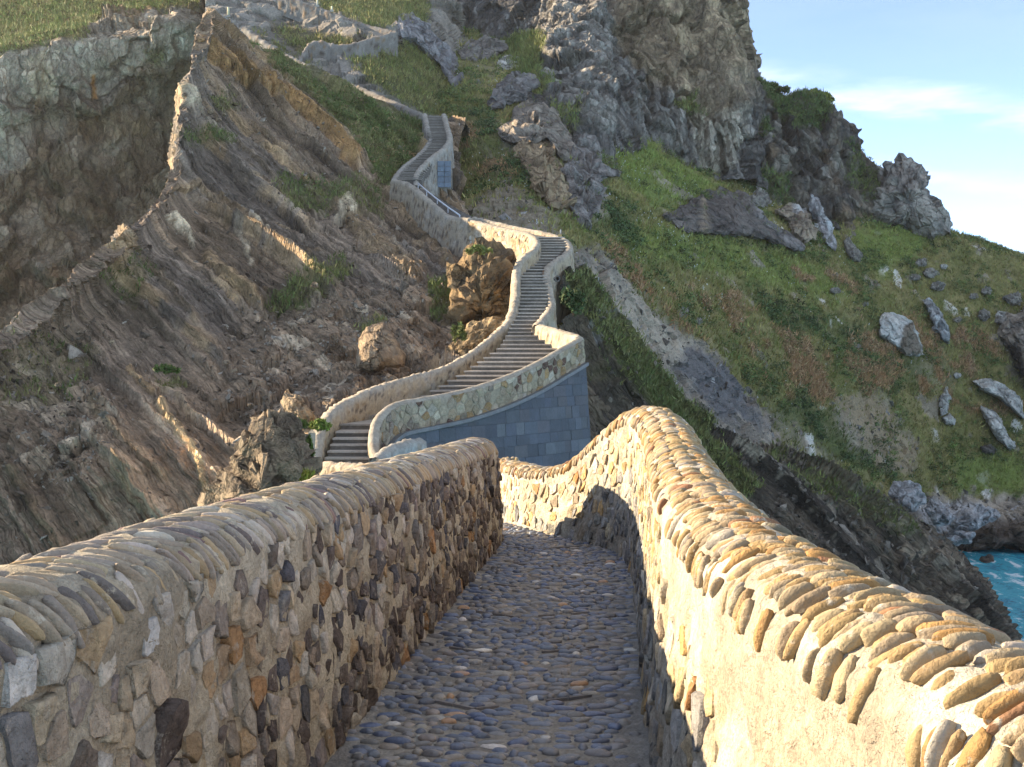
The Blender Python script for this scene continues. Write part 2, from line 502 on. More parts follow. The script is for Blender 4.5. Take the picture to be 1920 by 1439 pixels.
# ---- the brown spur of tilted beds left of the stairs
spur_rows = [
 [(-420,2300,70), (-500,2190,37), (-150,2190,36.5), (100,2190,36), (300,2190,36), (500,2190,36), (700,2190,36), (900,2190,36)],
 [(-420,1500,80), (-500,1230,41), (-150,1250,40.5), (100,1250,40), (300,1250,40), (500,1250,40), (700,1250,40), (900,1200,40)],
 [(-330,1300,84), (-400,960,44), (-100,1000,43.5), (110,1000,43), (280,1000,43), (450,970,43), (680,940,43.5), (900,930,44)],
 [(-130,1150,86), (-200,790,47.5), (0,800,47), (150,800,46.5), (320,810,46.5), (500,800,47), (690,770,48), (900,760,49)],
 [(40,900,88), (-4,646,53), (110,640,53.5), (270,640,54), (430,650,54.5), (620,650,55.5), (790,645,57), (905,640,58.5)],
 [(230,720,92), (188,476,59.5), (270,500,60), (390,500,61), (520,510,62), (680,510,63.5), (800,505,65), (945,495,67)],
 [(330,560,98), (296,345,70), (390,370,71), (490,370,72.5), (590,375,74), (690,380,76), (780,395,78), (885,400,81)],
 [(370,400,106), (335,195,79), (400,215,80), (480,230,82), (570,240,84.5), (680,255,87), (780,270,90), (865,285,93)],
 [(398,300,116), (383,42,91), (425,44,92), (500,92,94), (590,125,97), (690,172,100), (800,212,103), (875,222,106)],
 [(420,420,130), (395,130,112), (440,130,112), (515,170,113), (600,200,114), (700,240,114), (810,270,115), (890,290,116)],
]
g = sheet(spur_rows, 700, 420)
px, py, dd = PX(g)
n = toward_camera(g, grid_normals(g))
vm = (px > 0) & (px < 850) & (py > 60) & (py < 1000)
e1, bn = bed_normal(n[vm], 0.86, -0.51, 0.15)            # s grows to the lower left
warp = 0.85 * fbm(g / 17, 3, 41) + 0.07 * fbm(g / 2.6, 3, 45)
s = (g * bn).sum(-1) + warp
al = (g * e1).sum(-1)
v1, a1, f1, l1 = strata(s, al / 22, 4.2, 50)
v2, a2, f2, l2 = strata(s, al / 10, 1.30, 53, 1.2)
v3, a3, f3, l3 = strata(s, al / 3.0, 0.46, 57, 1.0)
rough = sstep(-0.25, 0.35, fbm(g / 9, 3, 61) + 0.25)
scree = mask_of(px, py, [([(440,560),(860,500),(860,640),(600,790),(540,760),(470,800),(400,730)], 1), ([(0,640),(150,600),(210,760),(120,900),(0,880)], 0.8), ([(560,330),(740,360),(740,460),(600,470)], 0.5)], 24, 26)
strat_amp = 1 - 0.75 * scree
disp = (0.9 * v1 + 0.8 * v2 + 0.26 * v3 * rough) * strat_amp
blk, b1, b2, crk = limestone(g, 2.6, 0.5, 0.9, 0.28, 71, 1.0)
bi, bj = np.floor(s / 1.1 + 0.3), np.floor(al / 1.7 + 9.7 * hashf(np.floor(s / 1.1 + 0.3), 0 * s, 0 * s + 5, 66) + 0.5 * fbm(g / 1.5, 2, 67))
block = hashf(bi, bj, 0 * s + 1, 68)
disp = disp + 0.26 * (block - 0.5) * strat_amp
disp = disp + blk * (0.12 + 0.6 * scree) + 0.35 * fbm(g / 7, 3, 75)
# the strong ribs one can follow in the photograph: (line, half width in px, height m, colour, strength)
TAN = np.array([0.235, 0.165, 0.095]); OCH = np.array([0.27, 0.165, 0.075]); PALE = np.array([0.30, 0.255, 0.195])
ribs = [
 ([(384,48),(420,95),(470,135),(560,180),(620,235),(690,310)], 17, 1.7, OCH * 0.9, 0.9),
 ([(384,30),(450,70),(540,130),(640,200),(700,262)], 12, 1.0, TAN, 0.8),
 ([(350,165),(400,225),(440,260)], 10, 0.5, PALE * 0.8, 0.8),
 ([(330,340),(380,340),(440,380),(500,430)], 10, 0.9, TAN * 0.8, 0.6),
 ([(330,390),(352,415),(366,445)], 7, 0.8, PALE * 1.2, 0.9),
 ([(440,410),(460,440),(478,478)], 6, 0.4, PALE, 0.8),
 ([(468,400),(490,430),(500,452)], 5, 0.35, PALE * 1.1, 0.9),
 ([(620,395),(650,372),(700,440),(760,480),(800,505)], 24, 1.2, TAN * 0.85, 0.6),
 ([(632,408),(650,368),(668,392)], 14, 1.2, PALE * 1.1, 0.9),
 ([(380,448),(430,500),(500,555)], 14, 0.8, TAN, 0.65),
 ([(225,430),(300,500),(380,600)], 9, 0.7, TAN * 0.7, 0.4),
 ([(235,665),(260,695),(290,720)], 10, 0.6, TAN * 1.15, 0.8),
 ([(293,730),(320,775),(355,815),(375,860),(378,930)], 12, 0.8, np.array([0.26,0.19,0.11]), 0.9),
 ([(160,715),(205,775),(250,830),(310,880)], 14, 0.9, TAN * 0.62, 0.5),
 ([(0,850),(50,930),(90,1000),(140,1060)], 15, 0.9, TAN * 0.6, 0.5),
 ([(205,850),(240,900),(280,970)], 13, 1.1, TAN * 0.7, 0.5),
 ([(530,735),(560,752),(596,800)], 16, 1.2, np.array([0.27,0.19,0.115]), 0.8),
 ([(700,300),(760,390),(860,490)], 8, 0.8, TAN * 0.7, 0.5),
 ([(440,250),(520,330),(600,390)], 7, 0.7, TAN * 0.6, 0.4),
 ([(480,240),(560,300),(640,400)], 6, 0.6, TAN * 0.55, 0.4),
]
base = mix(np.array([0.105, 0.082, 0.064]), np.array([0.150, 0.112, 0.080]), sstep(-0.4, 0.4, fbm(g / 11, 4, 81)))
base = mix(base, np.array([0.098, 0.086, 0.078]), 0.6 * sstep(0.45, 0.75, a1))
base = base * (0.70 + 0.58 * a2)[..., None] * (0.78 + 0.44 * a3)[..., None]  # tone differs by bed; contrast raised in place of relief shading
base = base * (0.91 + 0.18 * block)[..., None]
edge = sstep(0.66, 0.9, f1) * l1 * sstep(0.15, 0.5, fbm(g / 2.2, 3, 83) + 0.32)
base = mix(base, TAN * 1.05, 0.6 * edge * (1 - scree))  # pale bed edges put the light on the relief into the colour
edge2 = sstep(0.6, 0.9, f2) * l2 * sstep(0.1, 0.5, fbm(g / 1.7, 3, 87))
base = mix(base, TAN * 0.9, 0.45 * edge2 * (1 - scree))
base = mix(base, np.array([0.125, 0.094, 0.068]) * (0.7 + 0.6 * b2)[..., None], 0.75 * scree)
base = mix(base, np.array([0.25, 0.21, 0.165]), 0.7 * scree * sstep(0.82, 0.9, b2))
col = base
jag = 6.0 * fbm(g / 1.1, 3, 91) + 3.5 * perlin(g / 0.45, 93)
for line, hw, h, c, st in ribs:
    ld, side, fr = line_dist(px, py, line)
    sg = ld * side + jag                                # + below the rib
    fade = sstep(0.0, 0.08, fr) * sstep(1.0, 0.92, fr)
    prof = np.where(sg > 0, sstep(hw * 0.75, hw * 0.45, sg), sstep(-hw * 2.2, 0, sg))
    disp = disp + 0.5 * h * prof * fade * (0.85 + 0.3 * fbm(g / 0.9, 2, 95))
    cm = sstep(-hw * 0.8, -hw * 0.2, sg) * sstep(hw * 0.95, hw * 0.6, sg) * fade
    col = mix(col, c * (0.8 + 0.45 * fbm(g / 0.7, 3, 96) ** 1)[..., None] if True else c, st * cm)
spur_grass = mask_of(px, py, [
 ([(470,62),(560,130),(640,170),(720,205),(800,225),(800,262),(742,318),(730,345),(700,300),(640,215),(560,150),(500,105)], 1.0),
 ([(500,548),(545,512),(610,500),(640,470),(660,500),(600,540),(560,548)], 0.8),
 ([(800,510),(850,500),(850,565),(815,570)], 0.9),
 ([(520,310),(720,330),(720,400),(640,370),(560,390),(520,360)], 0.5),
 ([(340,240),(420,235),(440,260),(360,262)], 0.6), ([(400,175),(440,165),(450,190),(410,195)], 0.6),
 ([(0,640),(90,600),(180,640),(120,720),(20,740)], 0.28), ([(670,590),(720,575),(725,605),(680,610)], 0.6),
 ([(300,690),(330,680),(335,700),(310,708)], 0.9), ([(200,520),(260,470),(290,500),(240,560)], 0.3)], 10, 13)
col = paint(col, px, py, [([(470,60),(800,215),(800,262),(735,330),(690,280),(560,150)], (0.062,0.070,0.026), 14, 14, 0.8)])
col = mix(col, np.array([0.055, 0.062, 0.022]), 0.75 * spur_grass)
g2 = g + n * (disp - 0.8)[..., None] + 0.12 * np.stack([fbm(g / 0.8, 3, 97), fbm(g / 0.8, 3, 98), fbm(g / 0.8, 3, 99)], -1)
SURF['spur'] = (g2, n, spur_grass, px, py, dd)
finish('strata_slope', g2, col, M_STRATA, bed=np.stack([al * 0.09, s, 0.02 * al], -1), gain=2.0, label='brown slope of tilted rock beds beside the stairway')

# ---- the terraced slope above the spur
ter_rows = [
 [(395,190,118), (510,190,114), (640,235,109), (745,275,105), (940,290,116)],
 [(385,50,124), (500,84,121), (610,136,117), (720,182,112), (930,200,132)],
 [(385,10,131), (500,46,128), (610,90,124), (730,98,123), (910,110,146)],
 [(385,-40,139), (510,-6,136), (620,34,130), (740,64,127), (900,60,158)],
 [(385,-100,156), (510,-80,152), (620,-40,148), (745,-6,146), (860,10,150)],
 [(385,-190,180), (510,-190,180), (620,-160,178), (745,-120,176), (860,-60,176)],
]
g = sheet(ter_rows, 200, 200)
px, py, dd = PX(g)
n = toward_camera(g, grid_normals(g))
d_, i1, j1, ck = limestone(g, 4.0, 0.5, 1.6, 0.3, 131, 1.0)
tg = mask_of(px, py, [([(500,-60),(800,-60),(800,45),(700,52),(600,10)], 1.0), ([(510,45),(600,70),(690,75),(640,100),(560,95)], 0.7), ([(640,100),(760,80),(860,120),(860,215),(790,215),(720,175)], 0.8), ([(470,55),(520,85),(600,130),(560,120)], 0.6)], 10, 12)
rockm = 1 - tg
col = mix(np.array([0.135, 0.125, 0.115]), np.array([0.24, 0.225, 0.21]), sstep(0.3, 0.8, i1 * 0.5 + j1 * 0.6))
col = paint(col, px, py, [([(640,90),(760,80),(870,120),(860,220),(780,212)], (0.075,0.065,0.045), 14, 16, 0.9), ([(500,45),(700,80),(660,105),(560,100)], (0.11,0.085,0.05), 12, 12, 0.8)])
col = mix(col, np.array([0.075, 0.085, 0.027]), 0.85 * tg)
g2 = g + n * (d_ * (0.25 + 0.75 * rockm))[..., None]
SURF['terrace'] = (g2, n, tg, px, py, dd)
finish('upper_slope', g2, col, M_ROCK, gain=1.0, label='grassy terraced slope under the zigzag path walls')

# ---- the pale sea cliff at the back left
cl_rows = [
 [(-420,1090,122), (-50,1090,122), (150,1085,124), (350,1070,127), (600,1060,131)],
 [(-420,640,134), (-50,620,132), (150,600,134), (340,560,138), (600,520,141)],
 [(-420,430,141), (-50,420,139), (150,400,142), (330,360,146), (600,340,149)],
 [(-420,250,141.5), (-50,260,140.5), (120,235,145), (300,205,148), (600,190,152)],
 [(-420,190,140), (-50,205,139.5), (110,190,143), (290,155,146.5), (600,140,150)],
 [(-420,140,139), (-50,140,139), (110,110,141.5), (290,85,144), (600,70,149)],
 [(-420,92,141), (-50,92,141), (110,66,143), (290,42,146), (600,20,150)],
 [(-420,40,154), (-50,45,154), (110,20,157), (290,0,159), (600,-30,163)],
 [(-420,-160,205), (-50,-160,205), (110,-170,205), (290,-180,206), (600,-200,208)],
]
g = sheet(cl_rows, 330, 300)
px, py, dd = PX(g)
n = toward_camera(g, grid_normals(g))
d_, i1, j1, ck = limestone(g, 8.5, 1.5, 3.0, 0.6, 151, 0.6)
grassm = mask_of(px, py, [([(-500,-300),(700,-300),(700,-20),(390,10),(200,32),(140,70),(60,88),(0,100),(-500,110)], 1.0), ([(270,95),(310,90),(300,125),(272,118)], 0.8)], 9, 10)
grey = np.array([0.30, 0.295, 0.29]); brown = np.array([0.105, 0.083, 0.066]); pale = np.array([0.40, 0.395, 0.385])
tone = sstep(-0.25, 0.35, fbm(g / np.array([4, 4, 9]), 4, 155) + 0.5 * (i1 - 0.5) + 0.4 * (j1 - 0.5))
col = mix(np.array([0.23, 0.21, 0.19]), np.array([0.15, 0.125, 0.10]), tone)
upper = sstep(14, -14, poly_sdf(px, py, [(-500,340),(0,330),(52,300),(75,178),(130,190),(215,172),(260,125),(320,120),(330,115),(372,60),(372,0),(-500,0)]) + 14 * fbm(g / 4, 4, 156))
col = mix(col, mix(grey, pale, sstep(0.35, 0.8, j1 * 0.6 + 0.5 * tone)), 0.9 * upper)
stain = sstep(0.15, 0.5, fbm(g / np.array([1.3, 1.3, 9]), 4, 158))
col = mix(col, np.array([0.13, 0.108, 0.092]), 0.72 * stain * upper)
rust = sstep(0.33, 0.55, fbm(g / np.array([2.2, 2.2, 8]), 3, 161))
col = mix(col, np.array([0.28, 0.165, 0.075]), 0.5 * rust * upper)
col = mix(col, np.array([0.185, 0.125, 0.08]), 0.4 * sstep(0.1, 0.5, fbm(g / 6, 3, 163)) * (1 - upper))
col = paint(col, px, py, [
 ([(45,110),(80,95),(105,150),(100,185),(60,180)], (0.40,0.385,0.34), 6, 6, 0.75), ([(28,200),(45,200),(50,280),(20,300)], (0.38,0.37,0.35), 6, 6, 0.8),
 ([(330,55),(372,60),(365,105),(332,118)], (0.42,0.425,0.44), 5, 6, 0.8), ([(124,75),(160,80),(165,105),(124,130)], (0.38,0.385,0.40), 5, 6, 0.7),
 ([(171,140),(180,140),(180,182),(173,182)], (0.38,0.20,0.06), 3, 3, 0.8),
 ([(130,225),(250,205),(270,250),(200,275),(120,270)], (0.19,0.145,0.10), 8, 10, 0.6), ([(200,10),(250,0),(310,10),(250,45),(215,40)], (0.22,0.165,0.115), 6, 8, 0.8)])
col = mix(col, col * 0.55, 0.6 * ck * (1 - grassm))
col = mix(col, mix(np.array([0.085, 0.098, 0.03]), np.array([0.115, 0.115, 0.045]), sstep(-0.3, 0.3, fbm(g / 5, 3, 166))), 0.9 * grassm)
g2 = g + n * (d_ * (0.12 + 0.88 * (1 - grassm)))[..., None]
SURF['cliff'] = (g2, n, grassm, px, py, dd)
finish('sea_cliff', g2, col * np.array([1.14, 1.0, 0.84]), M_LIME, gain=1.15, label='pale grey limestone cliff with rust stains behind the spur')

# ---- the green hillside on the right
hill_rows = [
 [(820,1557,60), (1080,1473,66), (1300,1310,82), (1500,1201,98), (1690,1115,116), (1810,1062,122), (1900,1058,125), (2050,1058,126), (2400,1060,128)],
 [(800,760,62), (1080,800,68), (1280,860,84), (1490,930,101), (1680,962,119), (1790,968,126), (1880,968,129), (2050,965,131), (2400,960,134)],
 [(800,600,68), (1080,605,74), (1270,745,88), (1480,840,104), (1680,900,122), (1780,925,130), (1860,935,133), (2050,920,136), (2400,920,140)],
 [(820,500,74), (1062,478,79), (1250,600,94), (1450,690,110), (1650,750,127), (1760,770,135), (1860,780,139), (2050,780,142), (2400,800,146)],
 [(800,420,86), (1042,382,92), (1230,470,105), (1420,520,121), (1620,590,135), (1740,610,142), (1860,630,146), (2050,650,148), (2400,700,152)],
 [(760,330,106), (1005,292,105), (1185,352,116), (1375,402,131), (1580,462,144), (1700,480,149), (1840,510,153), (2000,560,156), (2400,660,160)],
 [(740,215,120), (935,190,119), (1130,232,128), (1325,322,140), (1505,388,151), (1660,415,155), (1790,444,157.5), (1925,489,159.5), (2400,640,166)],
 [(740,110,142), (905,90,142), (1140,160,144), (1340,300,152), (1515,395,166), (1670,428,176), (1800,470,180), (1935,520,184), (2400,680,190)],
 [(690,30,170), (905,40,162), (1140,90,165), (1340,260,175), (1530,470,200), (1680,560,220), (1810,640,230), (1950,720,240), (2400,860,250)],
]
g = sheet(hill_rows, 430, 500)
px, py, dd = PX(g)
n = toward_camera(g, grid_normals(g))
rocky = mask_of(px, py, [
 ([(1060,470),(1130,470),(1240,590),(1340,660),(1460,800),(1480,860),(1330,830),(1230,690),(1090,560)], 1.0),
 ([(860,400),(960,330),(1060,440),(1100,560),(1000,560),(880,480)], 0.85), ([(930,230),(1060,220),(1130,330),(1130,420),(1040,400),(960,300)], 0.7),
 ([(880,240),(960,330),(1050,410),(1030,440),(940,380)], 0.45),
 ([(1560,740),(1640,730),(1720,830),(1730,900),(1640,880),(1560,800)], 0.75), ([(1390,760),(1430,750),(1560,860),(1640,930),(1560,930),(1450,850)], 0.5),
 ([(1660,930),(2100,925),(2100,1040),(1700,1040)], 1.0),
 ([(1880,600),(2050,560),(2100,720),(2050,800),(1890,700)], 0.8), ([(1700,690),(1760,650),(1800,700),(1770,760)], 0.3),
 ([(820,60),(960,90),(1000,140),(900,160),(820,130)], 0.3), ([(1225,340),(1280,330),(1290,400),(1230,400)], 0.1)], 12, 22)
bare = sstep(0.34, 0.5, fbm(g / 4.0, 4, 177) + 0.25 * fbm(g / 1.1, 3, 178)) * (px > 1050)
rocky = np.maximum(rocky, 0.75 * bare)
green = 1 - rocky
rust = sstep(0.02, 0.45, fbm(g / 7.5, 4, 181) + 0.32 * fbm(g / 1.6, 3, 184)) * mask_of(px, py, [
 ([(1130,470),(1230,530),(1400,590),(1500,620),(1480,700),(1380,690),(1260,600),(1150,520)], 1.0), ([(1450,600),(1640,640),(1700,700),(1560,760),(1400,720)], 0.7), ([(840,240),(880,250),(960,330),(920,340)], 0.9),
 ([(1700,600),(1850,640),(1900,760),(1740,760)], 0.7), ([(1500,520),(1620,540),(1600,600),(1480,590)], 0.6)], 18, 30)
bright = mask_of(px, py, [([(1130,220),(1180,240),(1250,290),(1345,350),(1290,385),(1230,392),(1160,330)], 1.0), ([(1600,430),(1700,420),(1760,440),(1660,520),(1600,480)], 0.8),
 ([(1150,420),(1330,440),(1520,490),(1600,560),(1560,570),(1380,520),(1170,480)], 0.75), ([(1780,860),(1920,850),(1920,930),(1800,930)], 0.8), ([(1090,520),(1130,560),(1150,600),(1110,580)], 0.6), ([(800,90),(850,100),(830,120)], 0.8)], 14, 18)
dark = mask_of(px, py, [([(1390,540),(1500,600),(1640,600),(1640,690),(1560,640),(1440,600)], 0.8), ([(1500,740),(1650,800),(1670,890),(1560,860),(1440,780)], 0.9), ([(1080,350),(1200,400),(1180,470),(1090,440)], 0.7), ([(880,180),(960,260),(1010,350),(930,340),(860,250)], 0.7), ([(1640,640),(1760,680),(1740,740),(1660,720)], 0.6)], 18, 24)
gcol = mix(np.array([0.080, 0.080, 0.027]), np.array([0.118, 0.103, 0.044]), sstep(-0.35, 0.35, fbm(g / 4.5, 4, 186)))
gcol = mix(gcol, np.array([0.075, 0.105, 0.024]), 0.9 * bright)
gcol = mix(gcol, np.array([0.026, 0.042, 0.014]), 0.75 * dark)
gcol = mix(gcol, np.array([0.16, 0.115, 0.06]), 0.55 * rust)
d_, i1, j1, ck = limestone(g, 4.5, 0.7, 1.5, 0.35, 191, 1.0)
vm = (px > 1080) & (px < 1480) & (py > 460) & (py < 850)
e1, hb = bed_normal(n[vm], 0.70, -0.71, 0.2)
sh = (g * hb).sum(-1) + 0.8 * fbm(g / 6, 3, 193)
v1, a1, f1, l1 = strata(sh, (g * e1).sum(-1) / 9, 1.1, 195, 1.3)
rcol = mix(np.array([0.105, 0.092, 0.080]), np.array([0.185, 0.16, 0.135]), sstep(-0.3, 0.4, fbm(g / 3.5, 4, 196) + 0.5 * (a1 - 0.5)))
rcol = paint(rcol, px, py, [
 ([(1110,500),(1180,560),(1300,640),(1330,690),(1290,700),(1190,640),(1110,540)], (0.20,0.175,0.145), 16, 16, 0.9),
 ([(1290,650),(1370,690),(1450,790),(1440,810),(1330,770),(1270,690)], (0.060,0.060,0.068), 12, 14, 0.9),
 ([(860,400),(960,340),(1060,440),(1090,540),(1010,540),(890,470)], (0.115,0.096,0.080), 14, 14, 0.8),
 ([(1560,740),(1640,730),(1730,860),(1720,900),(1640,880)], (0.15,0.115,0.082), 14, 18, 0.85), ([(1390,760),(1430,750),(1560,860),(1640,930),(1560,930)], (0.12,0.10,0.085), 14, 18, 0.8),
 ([(1660,985),(2100,960),(2100,1060),(1700,1060)], (0.050,0.040,0.033), 10, 12, 0.95), ([(1720,950),(1840,940),(1850,985),(1740,1000)], (0.235,0.24,0.26), 8, 10, 0.8),
 ([(1885,630),(1925,640),(1925,730),(1900,700)], (0.03,0.027,0.025), 6, 6, 0.9)])  # last patch: the cleft's shade painted near black on the slope
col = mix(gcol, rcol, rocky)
col = mix(col, np.array([0.33, 0.32, 0.31]), 0.85 * sstep(0.86, 0.93, j1) * sstep(0.3, 0.45, fbm(g / 9, 3, 198) + 0.12) * (px > 1450))
tus = 0.28 * fbm(g / 1.3, 3, 201) + 0.5 * fbm(g / 5, 3, 203)
streak = 0.3 * v1 * sstep(1500, 1350, px)
g2 = g + n * (green * tus + rocky * (0.55 * d_ + streak))[..., None]
SURF['hill'] = (g2, n, green, px, py, dd)
HILL = dict(rust=rust, bright=bright, dark=dark, green=green)
finish('hillside', g2, col, M_ROCK, gain=1.75, label='green and rust hillside falling to the cove')

# ---- the dark tilted beds that run down to the water
st = [
 [(1130,600,88), (1082,490,64), (1068,590,59), (1070,720,55), (1070,900,50)],
 [(1240,800,92), (1196,640,66), (1140,720,60), (1115,840,54), (1100,1010,48)],
 [(1400,960,96), (1328,792,69), (1250,860,61), (1215,970,54), (1180,1120,47)],
 [(1560,1020,100), (1490,852,73), (1395,930,64), (1340,1040,55), (1300,1220,47)],
 [(1740,1120,104), (1692,936,76), (1580,1040,66), (1510,1140,57), (1450,1320,48)],
 [(1860,1240,104), (1836,1060,77), (1705,1170,66), (1630,1260,58), (1550,1420,48)],
 [(1940,1340,104), (1898,1186,74), (1805,1300,66), (1725,1390,58), (1650,1520,48)],
 [(2010,1480,100), (1965,1350,72), (1890,1440,64), (1805,1520,56), (1720,1640,48)],
]
st = [r_ + [(r_[-1][0] - 10, max(r_[-1][1] + 150, 640 + 25 * 2200 / (r_[-1][2] - 3)), r_[-1][2] - 3)] for r_ in st]
g = sheet(st, 330, 300)
px, py, dd = PX(g)
n = toward_camera(g, grid_normals(g))
vm = (px > 1060) & (px < 1920) & (py > 460) & (py < 1250)
e1, bn = bed_normal(n[vm], 0.72, -0.69, 0.25)
s = (g * bn).sum(-1) + 0.9 * fbm(g / 11, 3, 211) + 0.08 * fbm(g / 2, 3, 213)
al = (g * e1).sum(-1)
v1, a1, f1, l1 = strata(s, al / 20, 2.6, 215)
v2, a2, f2, l2 = strata(s, al / 9, 0.8, 217, 1.2)
v3, a3, f3, l3 = strata(s, al / 5, 0.3, 219, 1.0)
blk, b1, b2, crk = limestone(g, 2.2, 0.5, 0.8, 0.28, 221, 1.0)
disp = 1.25 * v1 + 0.5 * v2 + 0.16 * v3 + 0.35 * blk
col = mix(np.array([0.040, 0.033, 0.028]), np.array([0.098, 0.078, 0.060]), sstep(-0.3, 0.4, fbm(g / 5, 4, 225) + 0.9 * (a2 - 0.5) + 0.4 * (a3 - 0.5)))
col = mix(col, np.array([0.115, 0.093, 0.07]), 0.55 * sstep(0.7, 0.95, f2) * l2 * sstep(0.0, 0.4, fbm(g / 2, 3, 227)))
col = mix(col, np.array([0.19, 0.165, 0.135]), 0.85 * sstep(0.78, 0.88, b2) * sstep(0.55, 0.7, a1) * (px > 1380))
col = paint(col, px, py, [([(1140,540),(1160,550),(1150,620),(1120,660),(1110,640)], (0.20,0.20,0.21), 5, 10, 0.6), ([(1150,600),(1240,700),(1330,800),(1300,800),(1200,720)], (0.05,0.055,0.02), 10, 10, 0.6)])
pebb = mask_of(px, py, [([(1640,960),(1700,960),(1820,1080),(1885,1180),(1860,1220),(1780,1120)], 1.0)], 14, 12)
f1_, f2_, idp, tp = worley(g / 0.75, 231)
round_ = np.sqrt(np.clip(1 - (f1_ / 0.55) ** 2, 0, 1)) * (idp > 0.45)
disp = disp + 0.4 * round_ * pebb
col = mix(col, np.array([0.20, 0.165, 0.125]) * (0.7 + 0.6 * idp)[..., None], 0.8 * pebb * (round_ > 0.35))
col = np.where((g[..., 2] < 1.6)[..., None], col * 0.75, col)
dg = mask_of(px, py, [([(1075,500),(1110,510),(1160,590),(1240,690),(1330,800),(1420,880),(1380,900),(1280,800),(1200,700),(1130,610)], 0.95), ([(1230,690),(1290,720),(1340,800),(1440,900),(1400,930),(1300,840)], 0.9), ([(1110,640),(1180,700),(1170,740),(1120,700)], 0.5),
 ([(1440,830),(1560,880),(1700,965),(1680,985),(1540,910)], 0.55), ([(1660,930),(1720,960),(1740,1000),(1680,1000)], 0.5)], 8, 12)
col = mix(col, np.array([0.062, 0.068, 0.022]), 0.8 * dg)
g2 = g + n * (disp - 0.7)[..., None]
SURF['ledge'] = (g2, n, dg, px, py, dd)
finish('dark_strata_shore', g2, col, M_STRATA, bed=np.stack([al * 0.08, s * 1.5, 0.02 * al], -1), gain=1.5, label='dark tilted rock beds running down to the sea')

# ---- the summit crag
cr_rows = [
 [(700,140,154), (760,125,150), (865,170,146), (975,330,108), (1105,420,110), (1220,350,131), (1310,355,138), (1405,345,143), (1450,470,170)],
 [(700,60,156), (755,72,153), (868,112,150), (980,200,122), (1108,250,120), (1212,245,135), (1308,245,140), (1407,232,146), (1455,420,172)],
 [(700,0,160), (755,10,156), (872,50,152), (990,95,138), (1106,120,132), (1206,122,140), (1304,132,143), (1399,122,149), (1450,320,176)],
 [(700,-80,164), (760,-60,159), (880,-20,156), (998,0,150), (1100,0,146), (1204,10,146), (1298,20,147), (1372,24,153), (1430,220,180)],
 [(700,-200,172), (770,-170,165), (890,-150,163), (1000,-150,160), (1100,-150,155), (1196,-150,153), (1286,-140,153), (1345,-130,159), (1400,60,186)],
 [(700,-330,200), (770,-320,196), (890,-330,194), (1000,-340,192), (1100,-350,190), (1196,-350,188), (1280,-330,188), (1325,-300,190), (1380,-60,205)],
]
g = sheet(cr_rows, 330, 380)
px, py, dd = PX(g)
n = toward_camera(g, grid_normals(g))
d_, i1, j1, ck = limestone(g, 7.5, 1.5, 2.6, 0.6, 241, 0.32)
# upright ribs of water-worn rock in the middle of the face
flute = np.clip(ridged(g / np.array([2.6, 2.6, 15]), 4, 245), -1, 1)
fm = mask_of(px, py, [([(1000,-100),(1140,-50),(1150,120),(1140,270),(1080,250),(1020,150)], 1.0), ([(1140,120),(1220,130),(1300,250),(1300,330),(1220,320)], 0.8)], 14, 16)
grassm = mask_of(px, py, [([(800,95),(1000,60),(1030,95),(1000,150),(900,170),(820,130)], 0.9), ([(1270,190),(1300,180),(1310,220),(1275,215)], 0.8), ([(1010,140),(1040,165),(1000,180),(960,150)], 0.7), ([(1030,200),(1075,210),(1075,250),(1040,230)], 0.5), ([(740,40),(800,60),(830,100),(780,100)], 0.5)], 9, 12)
tone = sstep(-0.3, 0.35, fbm(g / np.array([3.5, 3.5, 9]), 4, 247) + 0.5 * (j1 - 0.5))
dk = np.array([0.062, 0.060, 0.062]); md = np.array([0.135, 0.128, 0.125]); lt = np.array([0.30, 0.29, 0.275])
col = mix(dk, md, tone)
col = mix(col, lt, 0.6 * sstep(0.35, 0.8, flute) * fm)
tan = sstep(18, -18, poly_sdf(px, py, [(1130,-200),(1420,-200),(1410,150),(1390,210),(1310,250),(1280,200),(1240,170),(1190,110),(1150,60)]) + 22 * fbm(g / 6, 4, 250))
col = mix(col, mix(np.array([0.185, 0.145, 0.10]), np.array([0.35, 0.275, 0.19]), sstep(-0.3, 0.35, fbm(g / np.array([3, 3, 11]), 4, 252) + 0.3 * (i1 - 0.5))), 0.92 * tan)
streaks = sstep(0.2, 0.5, fbm(g / np.array([0.9, 0.9, 10]), 4, 254))
col = mix(col, np.array([0.36, 0.36, 0.36]), 0.4 * streaks * (1 - tan))
col = mix(col, np.array([0.075, 0.062, 0.052]), 0.6 * sstep(0.2, 0.45, fbm(g / np.array([1.2, 1.2, 14]), 4, 256)))
col = paint(col, px, py, [([(1300,205),(1395,200),(1405,260),(1375,315),(1300,320),(1295,260)], (0.36,0.33,0.28), 8, 12, 0.7), ([(1310,130),(1360,105),(1400,140),(1390,165),(1345,205),(1310,190)], (0.21,0.175,0.135), 6, 8, 0.7)])
col = mix(col, col * 0.5, 0.7 * ck)
col = mix(col, np.array([0.062, 0.075, 0.022]), 0.85 * grassm)
g2 = g + n * (d_ * (1 - 0.7 * grassm) + 0.9 * flute * fm)[..., None]
SURF['crag'] = (g2, n, grassm, px, py, dd)
finish('summit_crag', g2, col, M_LIME, gain=1.35, label='high limestone crag with tan and grey faces')

